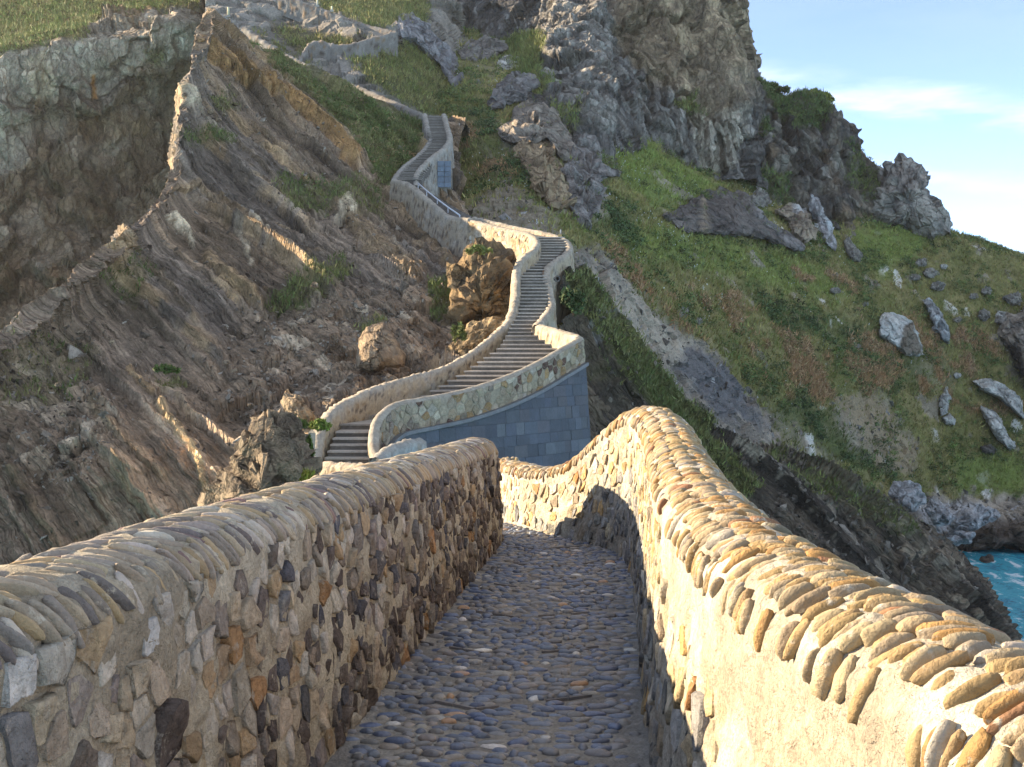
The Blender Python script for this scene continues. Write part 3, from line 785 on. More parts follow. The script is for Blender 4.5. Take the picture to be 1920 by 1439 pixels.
# ---- the lower knoll on its right
kn_rows = [
 [(1260,410,138), (1380,375,142), (1470,425,144), (1560,490,146), (1630,470,149), (1700,460,153), (1760,500,170)],
 [(1300,315,143), (1390,285,146), (1470,335,147), (1560,390,149), (1632,385,152), (1690,395,155), (1750,460,172)],
 [(1330,240,149), (1400,212,152), (1470,255,152), (1552,292,154), (1612,318,156), (1655,352,158), (1720,440,178)],
 [(1350,150,158), (1412,150,159), (1478,188,160), (1540,182,160.5), (1600,256,161.5), (1642,318,163), (1700,420,182)],
 [(1380,330,178), (1430,350,180), (1500,380,182), (1560,390,184), (1640,440,186), (1690,460,188), (1740,520,196)],
]
g = sheet(kn_rows, 220, 240)
px, py, dd = PX(g)
n = toward_camera(g, grid_normals(g))
d_, i1, j1, ck = limestone(g, 5.5, 1.5, 2.0, 0.65, 261, 0.6)
grassm = mask_of(px, py, [([(1430,140),(1480,180),(1530,165),(1560,195),(1540,240),(1500,235),(1460,215),(1420,170)], 0.8), ([(1370,300),(1470,330),(1500,380),(1400,390),(1340,350)], 0.7), ([(1580,260),(1640,310),(1650,380),(1600,340)], 0.5), ([(1390,230),(1440,220),(1430,270),(1390,290)], 0.5)], 9, 14)
tone = sstep(-0.3, 0.35, fbm(g / np.array([3, 3, 6]), 4, 265) + 0.6 * (j1 - 0.5))
col = mix(np.array([0.075, 0.070, 0.068]), np.array([0.165, 0.145, 0.122]), tone)
col = mix(col, np.array([0.22, 0.165, 0.11]), 0.7 * sstep(0.05, 0.45, fbm(g / np.array([2.5, 2.5, 8]), 4, 267)) * (py > 280))
col = mix(col, np.array([0.28, 0.27, 0.26]), 0.5 * sstep(0.75, 0.9, j1))
col = mix(col, col * 0.5, 0.7 * ck)
col = mix(col, np.array([0.042, 0.060, 0.018]), 0.85 * grassm)
g2 = g + n * (d_ * (1 - 0.5 * grassm))[..., None]
SURF['knoll'] = (g2, n, grassm, px, py, dd)
finish('rocky_knoll', g2, col, M_LIME, gain=1.2, label='rocky knoll with ivy and bushes right of the crag')

# ---- the sea
nx_, ny_ = 260, 200
sx = np.sinh(np.linspace(-5.2, 5.2, nx_)) * 22 + 40
sy = np.concatenate([np.linspace(-400, 40, 20), 40 + np.sinh(np.linspace(0.02, 5.2, ny_ - 20)) * 27])
gx, gy = np.meshgrid(sx, sy)
q = np.stack([gx, gy, gx * 0], -1)
near = sstep(600, 150, np.hypot(gx, gy))
gz = near * (0.35 * fbm(q / 9, 3, 301) + 0.12 * fbm(q / 2.5, 3, 303))
M_SEA, nt, b = nodes_mat('sea_water')
geo = _n(nt, 'ShaderNodeNewGeometry')
mpn = _n(nt, 'ShaderNodeMapping'); mpn.inputs['Scale'].default_value = (0.55, 0.22, 1)
nt.links.new(geo.outputs['Position'], mpn.inputs['Vector'])
nf = _n(nt, 'ShaderNodeTexNoise', Scale=1.1, Detail=8.0, Roughness=0.68, Distortion=0.6)
nt.links.new(mpn.outputs[0], nf.inputs['Vector'])
rp = _n(nt, 'ShaderNodeValToRGB')
rp.color_ramp.elements[0].position = 0.36; rp.color_ramp.elements[0].color = (0.02, 0.19, 0.29, 1)
rp.color_ramp.elements[1].position = 0.56; rp.color_ramp.elements[1].color = (0.05, 0.36, 0.44, 1)
e = rp.color_ramp.elements.new(0.62); e.color = (0.7, 0.75, 0.78, 1)
nt.links.new(nf.outputs['Fac'], rp.inputs[0]); nt.links.new(rp.outputs[0], b.inputs['Base Color'])
b.inputs['Roughness'].default_value = 0.25
nb = _n(nt, 'ShaderNodeTexNoise', Scale=2.2, Detail=6.0)
nt.links.new(geo.outputs['Position'], nb.inputs['Vector'])
bp = _n(nt, 'ShaderNodeBump', Strength=0.7, Distance=0.25)
nt.links.new(nb.outputs['Fac'], bp.inputs['Height']); nt.links.new(bp.outputs[0], b.inputs['Normal'])
o = piece('sea', np.stack([gx, gy, gz], -1).reshape(-1, 3), grid_faces(len(sy), nx_), M_SEA, origin=(0, 0, 0))
tag(o, 'turquoise sea with white foam streaks', None, None, 'structure')
# ------------------------------------------------------------------ masonry walls
class Wall:
    """A stone parapet with a rounded top. line rows: crest x, y, z, inner height, outer height, thickness, rise of the rounded top.
    side = +1 when the inner face lies to the right of the direction of travel."""
    def __init__(self, rows, side, step, batter=0.06):
        r, self.t = cr_even(np.asarray(rows, float), step)
        self.r = r
        tan = np.gradient(r[:, :2], axis=0)
        k = 5
        pad = np.pad(tan, ((k, k), (0, 0)), 'edge')
        tan = np.stack([np.convolve(pad[:, j], np.ones(2 * k + 1) / (2 * k + 1), 'valid') for j in (0, 1)], 1)
        tan /= np.linalg.norm(tan, axis=1, keepdims=True) + 1e-9
        self.lat = np.stack([tan[:, 1], -tan[:, 0]], 1) * side
        self.L = self.t[-1]
        self.batter = batter
        self.flip = side < 0
        a = np.linspace(0, math.pi / 2, 30)
        # one quarter of the rounded top, as arc length for a unit half width 0.21 / rise 0.13; scaled per station
        x, z = 0.21 * np.sin(a), 0.13 * (np.cos(a) - 1)
        self.qa_t = np.concatenate([[0], np.cumsum(np.hypot(np.diff(x), np.diff(z)))])
        self.qx, self.qz = x / 0.21, z / 0.13
        self.qa = self.qa_t[-1]
    def at(self, s, k):
        return np.interp(s, self.t, self.r[:, k])
    def pt(self, s, q):
        """s metres along; q metres down from the crest over the surface, + on the inner side."""
        s, q = np.broadcast_arrays(np.asarray(s, float), np.asarray(q, float))
        aq = np.abs(q)
        hb = self.at(s, 5) / 2; c = self.at(s, 6)
        ex = np.interp(aq, self.qa_t, self.qx) * hb
        ez = np.interp(aq, self.qa_t, self.qz) * c
        down = np.maximum(aq - self.qa, 0)
        off = np.sign(q) * (ex + self.batter * down)
        lx, ly = np.interp(s, self.t, self.lat[:, 0]), np.interp(s, self.t, self.lat[:, 1])
        return np.stack([self.at(s, 0) + lx * off, self.at(s, 1) + ly * off, self.at(s, 2) + ez - down], -1)
    def frame(self, s, q):
        e = 0.03
        ds = self.pt(np.minimum(s + e, self.L), q) - self.pt(np.maximum(s - e, 0), q)
        dq = self.pt(s, q + e) - self.pt(s, q - e)
        ds /= np.linalg.norm(ds, axis=-1, keepdims=True) + 1e-9
        dq /= np.linalg.norm(dq, axis=-1, keepdims=True) + 1e-9
        n = np.cross(dq, ds)
        n /= np.linalg.norm(n, axis=-1, keepdims=True) + 1e-9
        crest = np.stack([self.at(s, 0) + 0 * q, self.at(s, 1) + 0 * q, self.at(s, 2) - 0.25 + 0 * q], -1)
        sg = np.sign((n * (self.pt(s, q) - crest)).sum(-1, keepdims=True))
        n = n * np.where(sg == 0, 1, sg)
        return ds, dq, n
    def body(self, step_s, step_q, disp, colour):
        ns = max(4, int(self.L / step_s))
        s = np.linspace(0, self.L, ns)
        hi, ho = self.at(s, 3), self.at(s, 4)
        nqi = max(4, int((hi.max() + self.qa) / step_q)); nqo = max(4, int((ho.max() + self.qa) / (step_q * 2.2)))
        ti = np.linspace(0, 1, nqi); to = np.linspace(-1, 0, nqo)[:-1]
        q = np.concatenate([to[None, :] * (ho[:, None] - self.at(s, 6)[:, None] + self.qa), ti[None, :] * (hi[:, None] - self.at(s, 6)[:, None] + self.qa)], 1)
        ss = np.repeat(s[:, None], q.shape[1], 1)
        p = self.pt(ss, q)
        _, _, n = self.frame(ss, q)
        p = p + n * disp(p, ss, q)[..., None]
        return p, grid_faces(p.shape[0], p.shape[1], flip=not self.flip), colour(p, ss, q)
def end_cap(p, faces, which):
    """Close one end of a body grid with a fan."""
    nv, nu = p.shape[:2]
    return None

def clip_cell(cx, cy, nb, R):
    poly = [(cx - R, cy - R), (cx + R, cy - R), (cx + R, cy + R), (cx - R, cy + R)]
    for (x, y) in nb:
        mx, my = (cx + x) / 2, (cy + y) / 2
        dx, dy = x - cx, y - cy
        out = []
        for k in range(len(poly)):
            a, b = poly[k], poly[(k + 1) % len(poly)]
            da = (a[0] - mx) * dx + (a[1] - my) * dy
            db = (b[0] - mx) * dx + (b[1] - my) * dy
            if da <= 0: out.append(a)
            if da * db < 0:
                t = da / (da - db)
                out.append((a[0] + (b[0] - a[0]) * t, a[1] + (b[1] - a[1]) * t))
        poly = out
        if len(poly) < 3: return None
    return poly
def dart(smax, qrange, rfun, tries, r):
    pts = []
    cell = 0.25
    gridd = {}
    for _ in range(tries):
        s = r.random() * smax; q = qrange(s); q = q[0] + r.random() * (q[1] - q[0])
        rad = rfun(s, q, r)
        ci, cj = int(s / cell), int(q / cell)
        ok = True
        for i in range(ci - 2, ci + 3):
            for j in range(cj - 2, cj + 3):
                for (x, y, rr) in gridd.get((i, j), ()):
                    if (x - s) ** 2 + (y - q) ** 2 < (0.5 * (rad + rr)) ** 2 * 4 * 0.25 * 4:
                        ok = False; break
                if not ok: break
            if not ok: break
        if ok:
            pts.append((s, q, rad)); gridd.setdefault((ci, cj), []).append((s, q, rad))
    return pts, gridd, cell
def rubble(wall, seeds_rad, tries, qr, seed, gap=0.014, proud=(0.012, 0.045), npts=9, drop=0.08, seeds=None, smin=0.0, smax=None, embed=0.03):
    """Broken stones fitted to each other over a wall face; returns a list of (points, faces, s, q, area)."""
    r = random.Random(seed)
    smax = wall.L if smax is None else smax
    pts, gridd, cell = dart(smax, qr, seeds_rad, tries, r)
    out_uvh, meta = [], []
    for (s, q, rad) in pts:
        if s < smin: continue
        if r.random() < drop: continue
        ci, cj = int(s / cell), int(q / cell)
        nb = [(x, y) for i in range(ci - 2, ci + 3) for j in range(cj - 2, cj + 3) for (x, y, _) in gridd.get((i, j), ()) if (x, y) != (s, q)]
        nb.sort(key=lambda a: (a[0] - s) ** 2 + (a[1] - q) ** 2)
        poly = clip_cell(s, q, nb[:16], rad * 2.0)
        if not poly: continue
        lo, hi = qr(s)
        a = np.array(poly)
        a[:, 1] = np.clip(a[:, 1], lo - 0.02, hi + 0.03)
        c = a.mean(0)
        # resample the outline to npts by angle, shrink by the joint, make it uneven
        ed = np.concatenate([a, a[:1]])
        L = np.concatenate([[0], np.cumsum(np.linalg.norm(np.diff(ed, axis=0), axis=1))])
        if L[-1] < 0.08: continue
        o = [np.array(v) for v in a]
        while len(o) > npts:                     # drop the shortest edge
            el_ = [np.linalg.norm(o[k] - o[(k + 1) % len(o)]) for k in range(len(o))]
            k = int(np.argmin(el_)); k2 = (k + 1) % len(o)
            o[k] = (o[k] + o[k2]) / 2; o.pop(k2)
        while len(o) < npts:                     # split the longest
            el_ = [np.linalg.norm(o[k] - o[(k + 1) % len(o)]) for k in range(len(o))]
            k = int(np.argmax(el_)); k2 = (k + 1) % len(o)
            o.insert(k + 1, o[k] * 0.5 + o[k2] * 0.5)
        o = np.array(o)
        d = o - c
        rr = np.linalg.norm(d, axis=1)
        f = np.maximum(0.45, 1 - gap * (0.6 + 1.3 * r.random()) / np.maximum(rr, 0.02))
        jit = np.array([1 + r.uniform(-0.09, 0.05) for _ in range(npts)])
        d = d * (f * jit)[:, None]
        size = np.sqrt(L[-1] ** 2 / 12)
        ph = r.uniform(*proud) * min(1.5, size / 0.10)
        tx, ty = r.gauss(0, 0.22), r.gauss(0, 0.22)
        t2x, t2y, t2h = r.gauss(0, 0.75), r.gauss(0, 0.75), r.uniform(0.9, 1.5)
        rings = []
        for fr, h in ((1.02, -embed), (1.0, 0.40), (0.94, 0.88), (0.70, 1.0), (0.36, 1.03)):
            xy = d * fr
            if fr < 1:
                xy = xy * np.array([1 + r.uniform(-0.06, 0.06) for _ in range(npts)])[:, None]
            hh = np.full(npts, ph * h if h > 0 else h)
            if h > 0.5:
                pl = ph * h + xy[:, 0] * tx + xy[:, 1] * ty
                pl2 = ph * t2h + xy[:, 0] * t2x + xy[:, 1] * t2y
                hh = np.clip(np.minimum(pl, pl2), ph * 0.15, max(ph, 0.004) * 1.7) + np.array([r.gauss(0, abs(ph) * 0.05) for _ in range(npts)])
            rings.append(np.concatenate([xy + c, hh[:, None]], 1))
        top = np.array([[c[0], c[1], min(ph * 1.05, ph * t2h)]])
        out_uvh.append(np.concatenate(rings + [top]))
        meta.append((s, q, size))
    if not out_uvh: return []
    allp = np.concatenate(out_uvh)
    base = wall.pt(np.clip(allp[:, 0], 0, wall.L), allp[:, 1])
    _, _, n = wall.frame(np.clip(allp[:, 0], 0, wall.L), allp[:, 1])
    # stay on the flat of the surface under the stone
    wp = base + n * allp[:, 2:3]
    nr = 5
    quads = []
    for k in range(nr - 1):
        for j in range(npts):
            j2 = (j + 1) % npts
            quads.append((k * npts + j, k * npts + j2, (k + 1) * npts + j2, (k + 1) * npts + j))
    tris = [((nr - 1) * npts + j, (nr - 1) * npts + (j + 1) % npts, nr * npts) for j in range(npts)]
    quads, tris = np.array(quads), np.array(tris)
    m = nr * npts + 1
    res = []
    for k, (s, q, size) in enumerate(meta):
        res.append((wp[k * m:(k + 1) * m], [quads, tris], s, q, size))
    return res
def fix_winding(co, faces, outward):
    """Flip faces if their mean normal points against outward."""
    q = faces[0]
    a, b, c = co[q[:, 0]], co[q[:, 1]], co[q[:, 2]]
    nn = np.cross(b - a, c - a).sum(0)
    t = faces[-1]
    nn = np.cross(co[t[:, 1]] - co[t[:, 0]], co[t[:, 2]] - co[t[:, 0]]).sum(0)
    return [f[:, ::-1] for f in faces] if nn @ outward < 0 else faces
def lay(stones, parent, mat, colour, name='stone', most=298, mass_name='small_stones', outward=None):
    """The stones that show largest become parts, the rest one mass."""
    def key(st):
        x, y, d = PX(st[0].mean(0))
        vis = 1.0 if (-60 < x < 1980 and -40 < y < 1480) else 0.02
        return -st[4] / d * vis
    stones = sorted(stones, key=key)
    rest = []
    for k, (co, faces, s, q, size) in enumerate(stones):
        c = colour(co.mean(0), s, q)
        if k < most:
            nn = outward(s, q) if outward else None
            if nn is not None: faces = fix_winding(co, faces, nn)
            piece(name, co, faces, mat, np.tile(c, (len(co), 1)), True, parent, origin=co.mean(0))
        else:
            rest.append((co, faces, c))
    if rest:
        o, cc, fq, ft, base = [], [], [], [], 0
        for co, faces, c in rest:
            o.append(co); cc.append(np.tile(c, (len(co), 1))); fq.append(faces[0] + base); ft.append(faces[1] + base); base += len(co)
        m = piece(mass_name, np.concatenate(o), [np.concatenate(fq), np.concatenate(ft)], mat, np.concatenate(cc), True, parent)
        m['kind'] = 'stuff'

# pebbles shared by the copings and the cobbles
def pebble_mesh(name, seed, nu=10, nv=6, flat=1.0):
    r = random.Random(seed)
    co = []
    p1, p2 = r.uniform(0.55, 1.1), r.uniform(-0.32, 0.32)
    bend = r.uniform(-0.22, 0.22)
    for j in range(1, nv):
        th = math.pi * j / nv
        for i in range(nu):
            ph = 2 * math.pi * i / nu
            cx = math.cos(th)
            rr = math.sin(th) ** p1
            x = cx * 0.5
            y = 0.5 * rr * math.cos(ph) * (1 + p2 * cx) + bend * (0.25 - x * x)
            z = 0.5 * rr * math.sin(ph)
            k = 1 + r.uniform(-0.09, 0.09)
            co.append((x, y * k, z * k))
    co.append((0.5 * r.uniform(0.94, 1.0), 0, 0)); co.append((-0.5 * r.uniform(0.94, 1.0), 0, 0))
    quads, tris = [], []
    for j in range(nv - 2):
        for i in range(nu):
            i2 = (i + 1) % nu
            quads.append((j * nu + i, (j + 1) * nu + i, (j + 1) * nu + i2, j * nu + i2))
    top, bot = (nv - 1) * nu, (nv - 1) * nu + 1
    for i in range(nu):
        i2 = (i + 1) % nu
        tris.append((top, i, i2)); tris.append((bot, (nv - 2) * nu + i2, (nv - 2) * nu + i))
    co = np.array(co)
    nn = co / (np.linalg.norm(co, axis=1, keepdims=True) + 1e-9)
    co = co + nn * (0.09 * perlin(co * 2.2 + seed * 3.7, seed) + 0.05 * perlin(co * 5.1 + seed * 1.9, seed + 3))[:, None]
    return co, [np.array(quads), np.array(tris)]
PEB = [pebble_mesh('pebble', 100 + k, 12, 8) for k in range(18)]
def lay_pebbles(items, parent, mat, mat_mass, name, most=298, mass_name='small_pebbles'):
    """items: (centre, long axis, cross axis, normal, length, width, thickness, colour). Shared meshes for the ones that show largest."""
    def key(it):
        x, y, d = PX(it[0])
        vis = 1.0 if (-60 < x < 1980 and -40 < y < 1480) else 0.02
        return -it[4] * it[5] / d / d * vis
    items = sorted(items, key=key)
    meshes = []
    for k, (co, faces) in enumerate(PEB):
        me = new_mesh(name, co, faces); me.materials.append(mat); meshes.append(me)
    base = np.array(parent.location)
    o_, c_, q_, t_, b_ = [], [], [], [], 0
    for k, (c, ax, ay, az, l, w, h, col) in enumerate(items):
        v = k % len(PEB)
        A = np.stack([ax * l, ay * w, az * h], 1)
        if k < most:
            ob = bpy.data.objects.new(name, meshes[v])
            S.collection.objects.link(ob)
            M = np.eye(4); M[:3, :3] = A; M[:3, 3] = c - base
            ob.parent = parent
            ob.matrix_local = Matrix(M.tolist())
            ob.color = (*col, 1)
        else:
            co, faces = PEB[v]
            o_.append(co @ A.T + c); c_.append(np.tile(col, (len(co), 1))); q_.append(faces[0] + b_); t_.append(faces[1] + b_); b_ += len(co)
    if o_:
        m = piece(mass_name, np.concatenate(o_), [np.concatenate(q_), np.concatenate(t_)], mat_mass, np.concatenate(c_), True, parent)
        m['kind'] = 'stuff'
def coping_items(wall, q0, q1, rows, seed, palette, slant, sink=(-0.016, 0.0), len_=(0.12, 0.19), wid=(0.045, 0.075), s0=0.0, s1=None, thin=None):
    r = random.Random(seed)
    items = []
    s1 = wall.L if s1 is None else s1
    band = (q1 - q0) / rows
    for k in range(rows):
        s = s0 + r.random() * 0.05
        while s < s1:
            w = r.uniform(*wid)
            l = min(r.uniform(*len_), band * 1.6)
            q = q0 + band * (k + 0.5) + r.gauss(0, band * 0.10)
            if not (thin and r.random() < thin(s, q)):
                ds, dq, n = wall.frame(np.array(s), np.array(q))
                p = wall.pt(np.array(s), np.array(q))
                a = slant + r.gauss(0, 0.12)
                ax = dq * math.cos(a) + ds * math.sin(a)
                ax /= np.linalg.norm(ax)
                tl = r.gauss(0, 0.12)
                nn = n + ax * tl; nn -= ax * (nn @ ax); nn /= np.linalg.norm(nn)
                ay = np.cross(nn, ax)
                h = r.uniform(0.036, 0.058)
                items.append((p + n * r.uniform(*sink), ax, ay, nn, l, w, h, palette(p, s, q, r)))
            s += w * r.uniform(1.0, 1.42) / max(0.5, math.cos(slant))
    return items
def pick(r, table):
    t = r.random() * sum(x[0] for x in table)
    for wgt, c in table:
        t -= wgt
        if t <= 0: break
    k = r.uniform(0.82, 1.18)
    return np.clip(np.array(c) * k * np.array([1 + r.uniform(-.03, .03), 1, 1 + r.uniform(-.05, .05)]), 0, 0.75)

# ---- near left wall
r0 = -1.60
LW = Wall([(*N(-2.0, 0.2, -0.50), 1.18, 1.6, 0.42, 0.13), (*N(-1.72, 1.2, -0.50), 1.18, 1.6, 0.42, 0.13), (*N(-1.62, 2.4, -0.50), 1.18, 1.7, 0.42, 0.13), (*N(-1.60, 4.0, -0.49), 1.19, 1.8, 0.42, 0.13), (*N(-1.60, 6.0, -0.51), 1.17, 1.9, 0.42, 0.13),
           (*N(-1.60, 8.0, -0.535), 1.15, 2.0, 0.42, 0.13), (*N(-1.60, 10.0, -0.565), 1.12, 2.0, 0.42, 0.13), (*N(-1.60, 11.7, -0.585), 1.10, 2.0, 0.42, 0.13), (*N(-1.61, 12.15, -0.60), 1.07, 2.0, 0.42, 0.14), (*N(-1.63, 12.32, -0.68), 1.07, 2.0, 0.42, 0.14), (*N(-1.66, 12.45, -1.02), 0.8, 2.0, 0.42, 0.14), (*N(-1.85, 12.75, -1.10), 0.8, 2.0, 0.42, 0.14),
           (*N(-2.45, 13.0, -1.2), 0.8, 2.0, 0.42, 0.13), (*N(-3.2, 13.25, -1.6), 0.8, 2.0, 0.42, 0.13), (*N(-4.4, 13.8, -2.3), 0.6, 2.0, 0.42, 0.13)], +1, 0.05)
def lw_disp(p, s, q):
    d = 0.030 * fbm(p / 0.33, 4, 401) + 0.022 * fbm(p / 0.10, 3, 405)
    return d - 0.004
def lw_col(p, s, q):
    c = mix(np.array([0.48, 0.415, 0.305]), np.array([0.37, 0.31, 0.22]), sstep(-0.3, 0.3, fbm(p / 0.5, 4, 411)))
    c = mix(c, np.array([0.46, 0.43, 0.36]), 0.7 * sstep(0.1, 0.5, fbm(p / 0.8, 3, 413)))
    return c
p, f, c = LW.body(0.04, 0.035, lw_disp, lw_col)
left_wall = piece('stone_wall', p.reshape(-1, 3), f, M_MORTAR, c.reshape(-1, 3), origin=N(-1.6, 6, -1.9))
tag(left_wall, 'shaded rubble wall on the near left with a rounded pebble coping', 'stone wall')
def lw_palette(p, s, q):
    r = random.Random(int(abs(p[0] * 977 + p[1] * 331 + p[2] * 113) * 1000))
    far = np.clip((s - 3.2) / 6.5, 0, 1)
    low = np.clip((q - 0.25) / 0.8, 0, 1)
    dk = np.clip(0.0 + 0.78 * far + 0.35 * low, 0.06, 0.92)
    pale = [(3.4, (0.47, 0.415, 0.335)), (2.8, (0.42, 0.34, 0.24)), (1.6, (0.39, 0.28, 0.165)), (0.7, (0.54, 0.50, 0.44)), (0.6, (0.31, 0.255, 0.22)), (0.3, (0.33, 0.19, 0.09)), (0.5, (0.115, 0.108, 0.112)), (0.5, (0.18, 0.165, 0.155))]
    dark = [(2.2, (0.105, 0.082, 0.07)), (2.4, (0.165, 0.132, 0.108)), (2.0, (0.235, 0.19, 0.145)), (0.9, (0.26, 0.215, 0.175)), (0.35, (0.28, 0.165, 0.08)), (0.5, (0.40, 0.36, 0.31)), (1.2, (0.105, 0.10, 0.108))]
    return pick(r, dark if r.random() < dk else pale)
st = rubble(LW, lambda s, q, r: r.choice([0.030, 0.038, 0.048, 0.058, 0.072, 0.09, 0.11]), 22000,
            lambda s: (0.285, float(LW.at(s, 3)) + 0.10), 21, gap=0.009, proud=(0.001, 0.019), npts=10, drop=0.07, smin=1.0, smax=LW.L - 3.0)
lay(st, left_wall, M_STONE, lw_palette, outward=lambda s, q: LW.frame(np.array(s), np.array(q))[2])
def lcop_pal(p, s, q, r):
    return pick(r, [(3, (0.345, 0.28, 0.19)), (2.4, (0.30, 0.25, 0.195)), (1.4, (0.25, 0.215, 0.175)), (1.4, (0.37, 0.27, 0.155)), (0.7, (0.155, 0.13, 0.118)), (0.9, (0.42, 0.375, 0.31)), (0.4, (0.22, 0.145, 0.125))])
it = coping_items(LW, -0.25, 0.29, 4, 31, lcop_pal, 0.55, s0=1.0, s1=LW.L - 2.0, len_=(0.12, 0.20), wid=(0.022, 0.046), sink=(-0.021, -0.009))
lay_pebbles(it, left_wall, M_PEBBLE, M_PEBBLE_A, 'coping_stone', mass_name='far_coping_stones')
# round drain hole through its far end
def ring(name, c, axis, r_in, r_out, depth, mat, colour, parent=None, n=20):
    axis = np.array(axis, float); axis /= np.linalg.norm(axis)
    a = np.cross(axis, [0, 0, 1]); a /= np.linalg.norm(a); b = np.cross(a, axis)
    th = np.linspace(0, 2 * math.pi, n, endpoint=False)
    dirs = np.cos(th)[:, None] * a + np.sin(th)[:, None] * b
    prof = [(r_out, 0.0), (r_out, depth), (r_in, depth), (r_in, -depth * 2)]
    co = np.concatenate([c + dirs * rr + axis * hh for rr, hh in prof] + [np.array([c - axis * depth * 2])])
    quads = [(k * n + j, k * n + (j + 1) % n, (k + 1) * n + (j + 1) % n, (k + 1) * n + j) for k in range(3) for j in range(n)]
    tris = [(3 * n + j, 3 * n + (j + 1) % n, 4 * n) for j in range(n)]
    o = piece(name, co, [np.array(quads), np.array(tris)], mat, None, False, parent, origin=c)
    o.color = (*colour, 1)
    return o
sd_, qd_ = 11.15, 0.62
dp = LW.pt(np.array(sd_), np.array(qd_)); dn = LW.frame(np.array(sd_), np.array(qd_))[2]
ring('drain_pipe', dp + dn * 0.02, dn, 0.035, 0.055, 0.03, M_PAINT, (0.045, 0.035, 0.03), left_wall)

# ---- near right wall
RW = Wall([(*N(1.55, 0.3, -0.50), 1.2, 1.6, 0.42, 0.15), (*N(1.05, 1.0, -0.50), 1.2, 1.6, 0.42, 0.15), (*N(0.80, 1.7, -0.50), 1.2, 1.6, 0.42, 0.15), (*N(0.62, 2.5, -0.50), 1.2, 1.6, 0.42, 0.15), (*N(0.47, 3.5, -0.505), 1.2, 1.6, 0.42, 0.15), (*N(0.38, 4.8, -0.51), 1.18, 1.7, 0.42, 0.15),
           (*N(0.34, 6.5, -0.485), 1.20, 1.8, 0.42, 0.15), (*N(0.325, 8.2, -0.42), 1.27, 1.9, 0.42, 0.16), (*N(0.30, 9.8, -0.32), 1.36, 2.0, 0.42, 0.16), (*N(0.21, 11.0, -0.25), 1.43, 2.1, 0.42, 0.16), (*N(0.02, 11.7, -0.31), 1.38, 2.1, 0.42, 0.15), (*N(-0.25, 12.2, -0.56), 1.14, 2.0, 0.42, 0.14),
           (*N(-0.58, 12.75, -0.86), 0.86, 1.8, 0.40, 0.12), (*N(-0.98, 13.5, -1.0), 0.74, 1.7, 0.38, 0.10), (*N(-1.36, 14.6, -1.03), 0.76, 1.7, 0.36, 0.09), (*N(-1.62, 15.7, -1.08), 0.78, 1.7, 0.36, 0.09), (*N(-1.80, 16.8, -1.15), 0.75, 1.7, 0.36, 0.09)], -1, 0.05, batter=0.07)
def rw_disp(p, s, q):
    bump = 0.10 * np.exp(-((s - 8.6) / 0.55) ** 2) * sstep(-0.2, -0.4, q) * sstep(-1.0, -0.6, q)
    return 0.022 * fbm(p / 0.30, 4, 421) + 0.020 * fbm(p / 0.09, 3, 425) - 0.005 + bump
def rw_col(p, s, q):
    c = mix(np.array([0.47, 0.42, 0.33]), np.array([0.37, 0.31, 0.225]), sstep(-0.3, 0.3, fbm(p / 0.4, 4, 431)))
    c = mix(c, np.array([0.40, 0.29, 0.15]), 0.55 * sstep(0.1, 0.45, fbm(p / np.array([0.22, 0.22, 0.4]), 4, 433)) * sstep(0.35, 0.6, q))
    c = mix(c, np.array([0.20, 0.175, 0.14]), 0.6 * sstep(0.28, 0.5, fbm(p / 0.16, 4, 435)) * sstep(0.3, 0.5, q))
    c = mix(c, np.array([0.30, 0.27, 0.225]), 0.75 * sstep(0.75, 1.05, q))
    return c
p, f, c = RW.body(0.04, 0.035, rw_disp, rw_col)
right_wall = piece('stone_wall', p.reshape(-1, 3), f, M_MORTAR, c.reshape(-1, 3), origin=N(0.3, 6, -1.9))
tag(right_wall, 'sunlit winding wall on the near right, its rounded coping set with ochre pebbles', 'stone wall')
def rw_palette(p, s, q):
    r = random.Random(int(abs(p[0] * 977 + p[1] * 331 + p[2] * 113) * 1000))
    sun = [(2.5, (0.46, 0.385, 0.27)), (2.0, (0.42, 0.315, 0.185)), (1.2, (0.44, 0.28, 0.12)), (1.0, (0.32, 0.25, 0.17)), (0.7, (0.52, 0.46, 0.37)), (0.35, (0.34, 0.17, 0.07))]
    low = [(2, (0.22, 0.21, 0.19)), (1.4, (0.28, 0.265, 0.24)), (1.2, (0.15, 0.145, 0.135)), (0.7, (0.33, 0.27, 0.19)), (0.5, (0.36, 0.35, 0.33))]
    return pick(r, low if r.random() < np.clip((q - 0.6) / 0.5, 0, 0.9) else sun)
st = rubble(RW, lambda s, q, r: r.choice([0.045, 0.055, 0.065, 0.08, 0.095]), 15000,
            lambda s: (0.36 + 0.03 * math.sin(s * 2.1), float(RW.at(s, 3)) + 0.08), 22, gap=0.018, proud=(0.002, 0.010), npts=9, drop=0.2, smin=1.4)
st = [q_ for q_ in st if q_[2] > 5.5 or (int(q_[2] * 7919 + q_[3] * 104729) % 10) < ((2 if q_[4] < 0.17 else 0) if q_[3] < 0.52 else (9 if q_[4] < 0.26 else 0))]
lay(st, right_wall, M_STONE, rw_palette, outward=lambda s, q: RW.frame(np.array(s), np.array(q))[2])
def rcop_pal(p, s, q, r):
    return pick(r, [(3, (0.29, 0.20, 0.095)), (2.6, (0.32, 0.245, 0.145)), (1.7, (0.27, 0.21, 0.135)), (1.3, (0.31, 0.18, 0.07)), (0.9, (0.38, 0.33, 0.26)), (0.7, (0.22, 0.18, 0.125)), (0.35, (0.24, 0.125, 0.065))])
it = coping_items(RW, -0.26, 0.30, 5, 41, rcop_pal, 0.12, s0=0.8, len_=(0.07, 0.135), wid=(0.022, 0.046), thin=lambda s, q: 0.5 if q > 0.19 and s < 6 else 0.12, sink=(-0.018, -0.004))
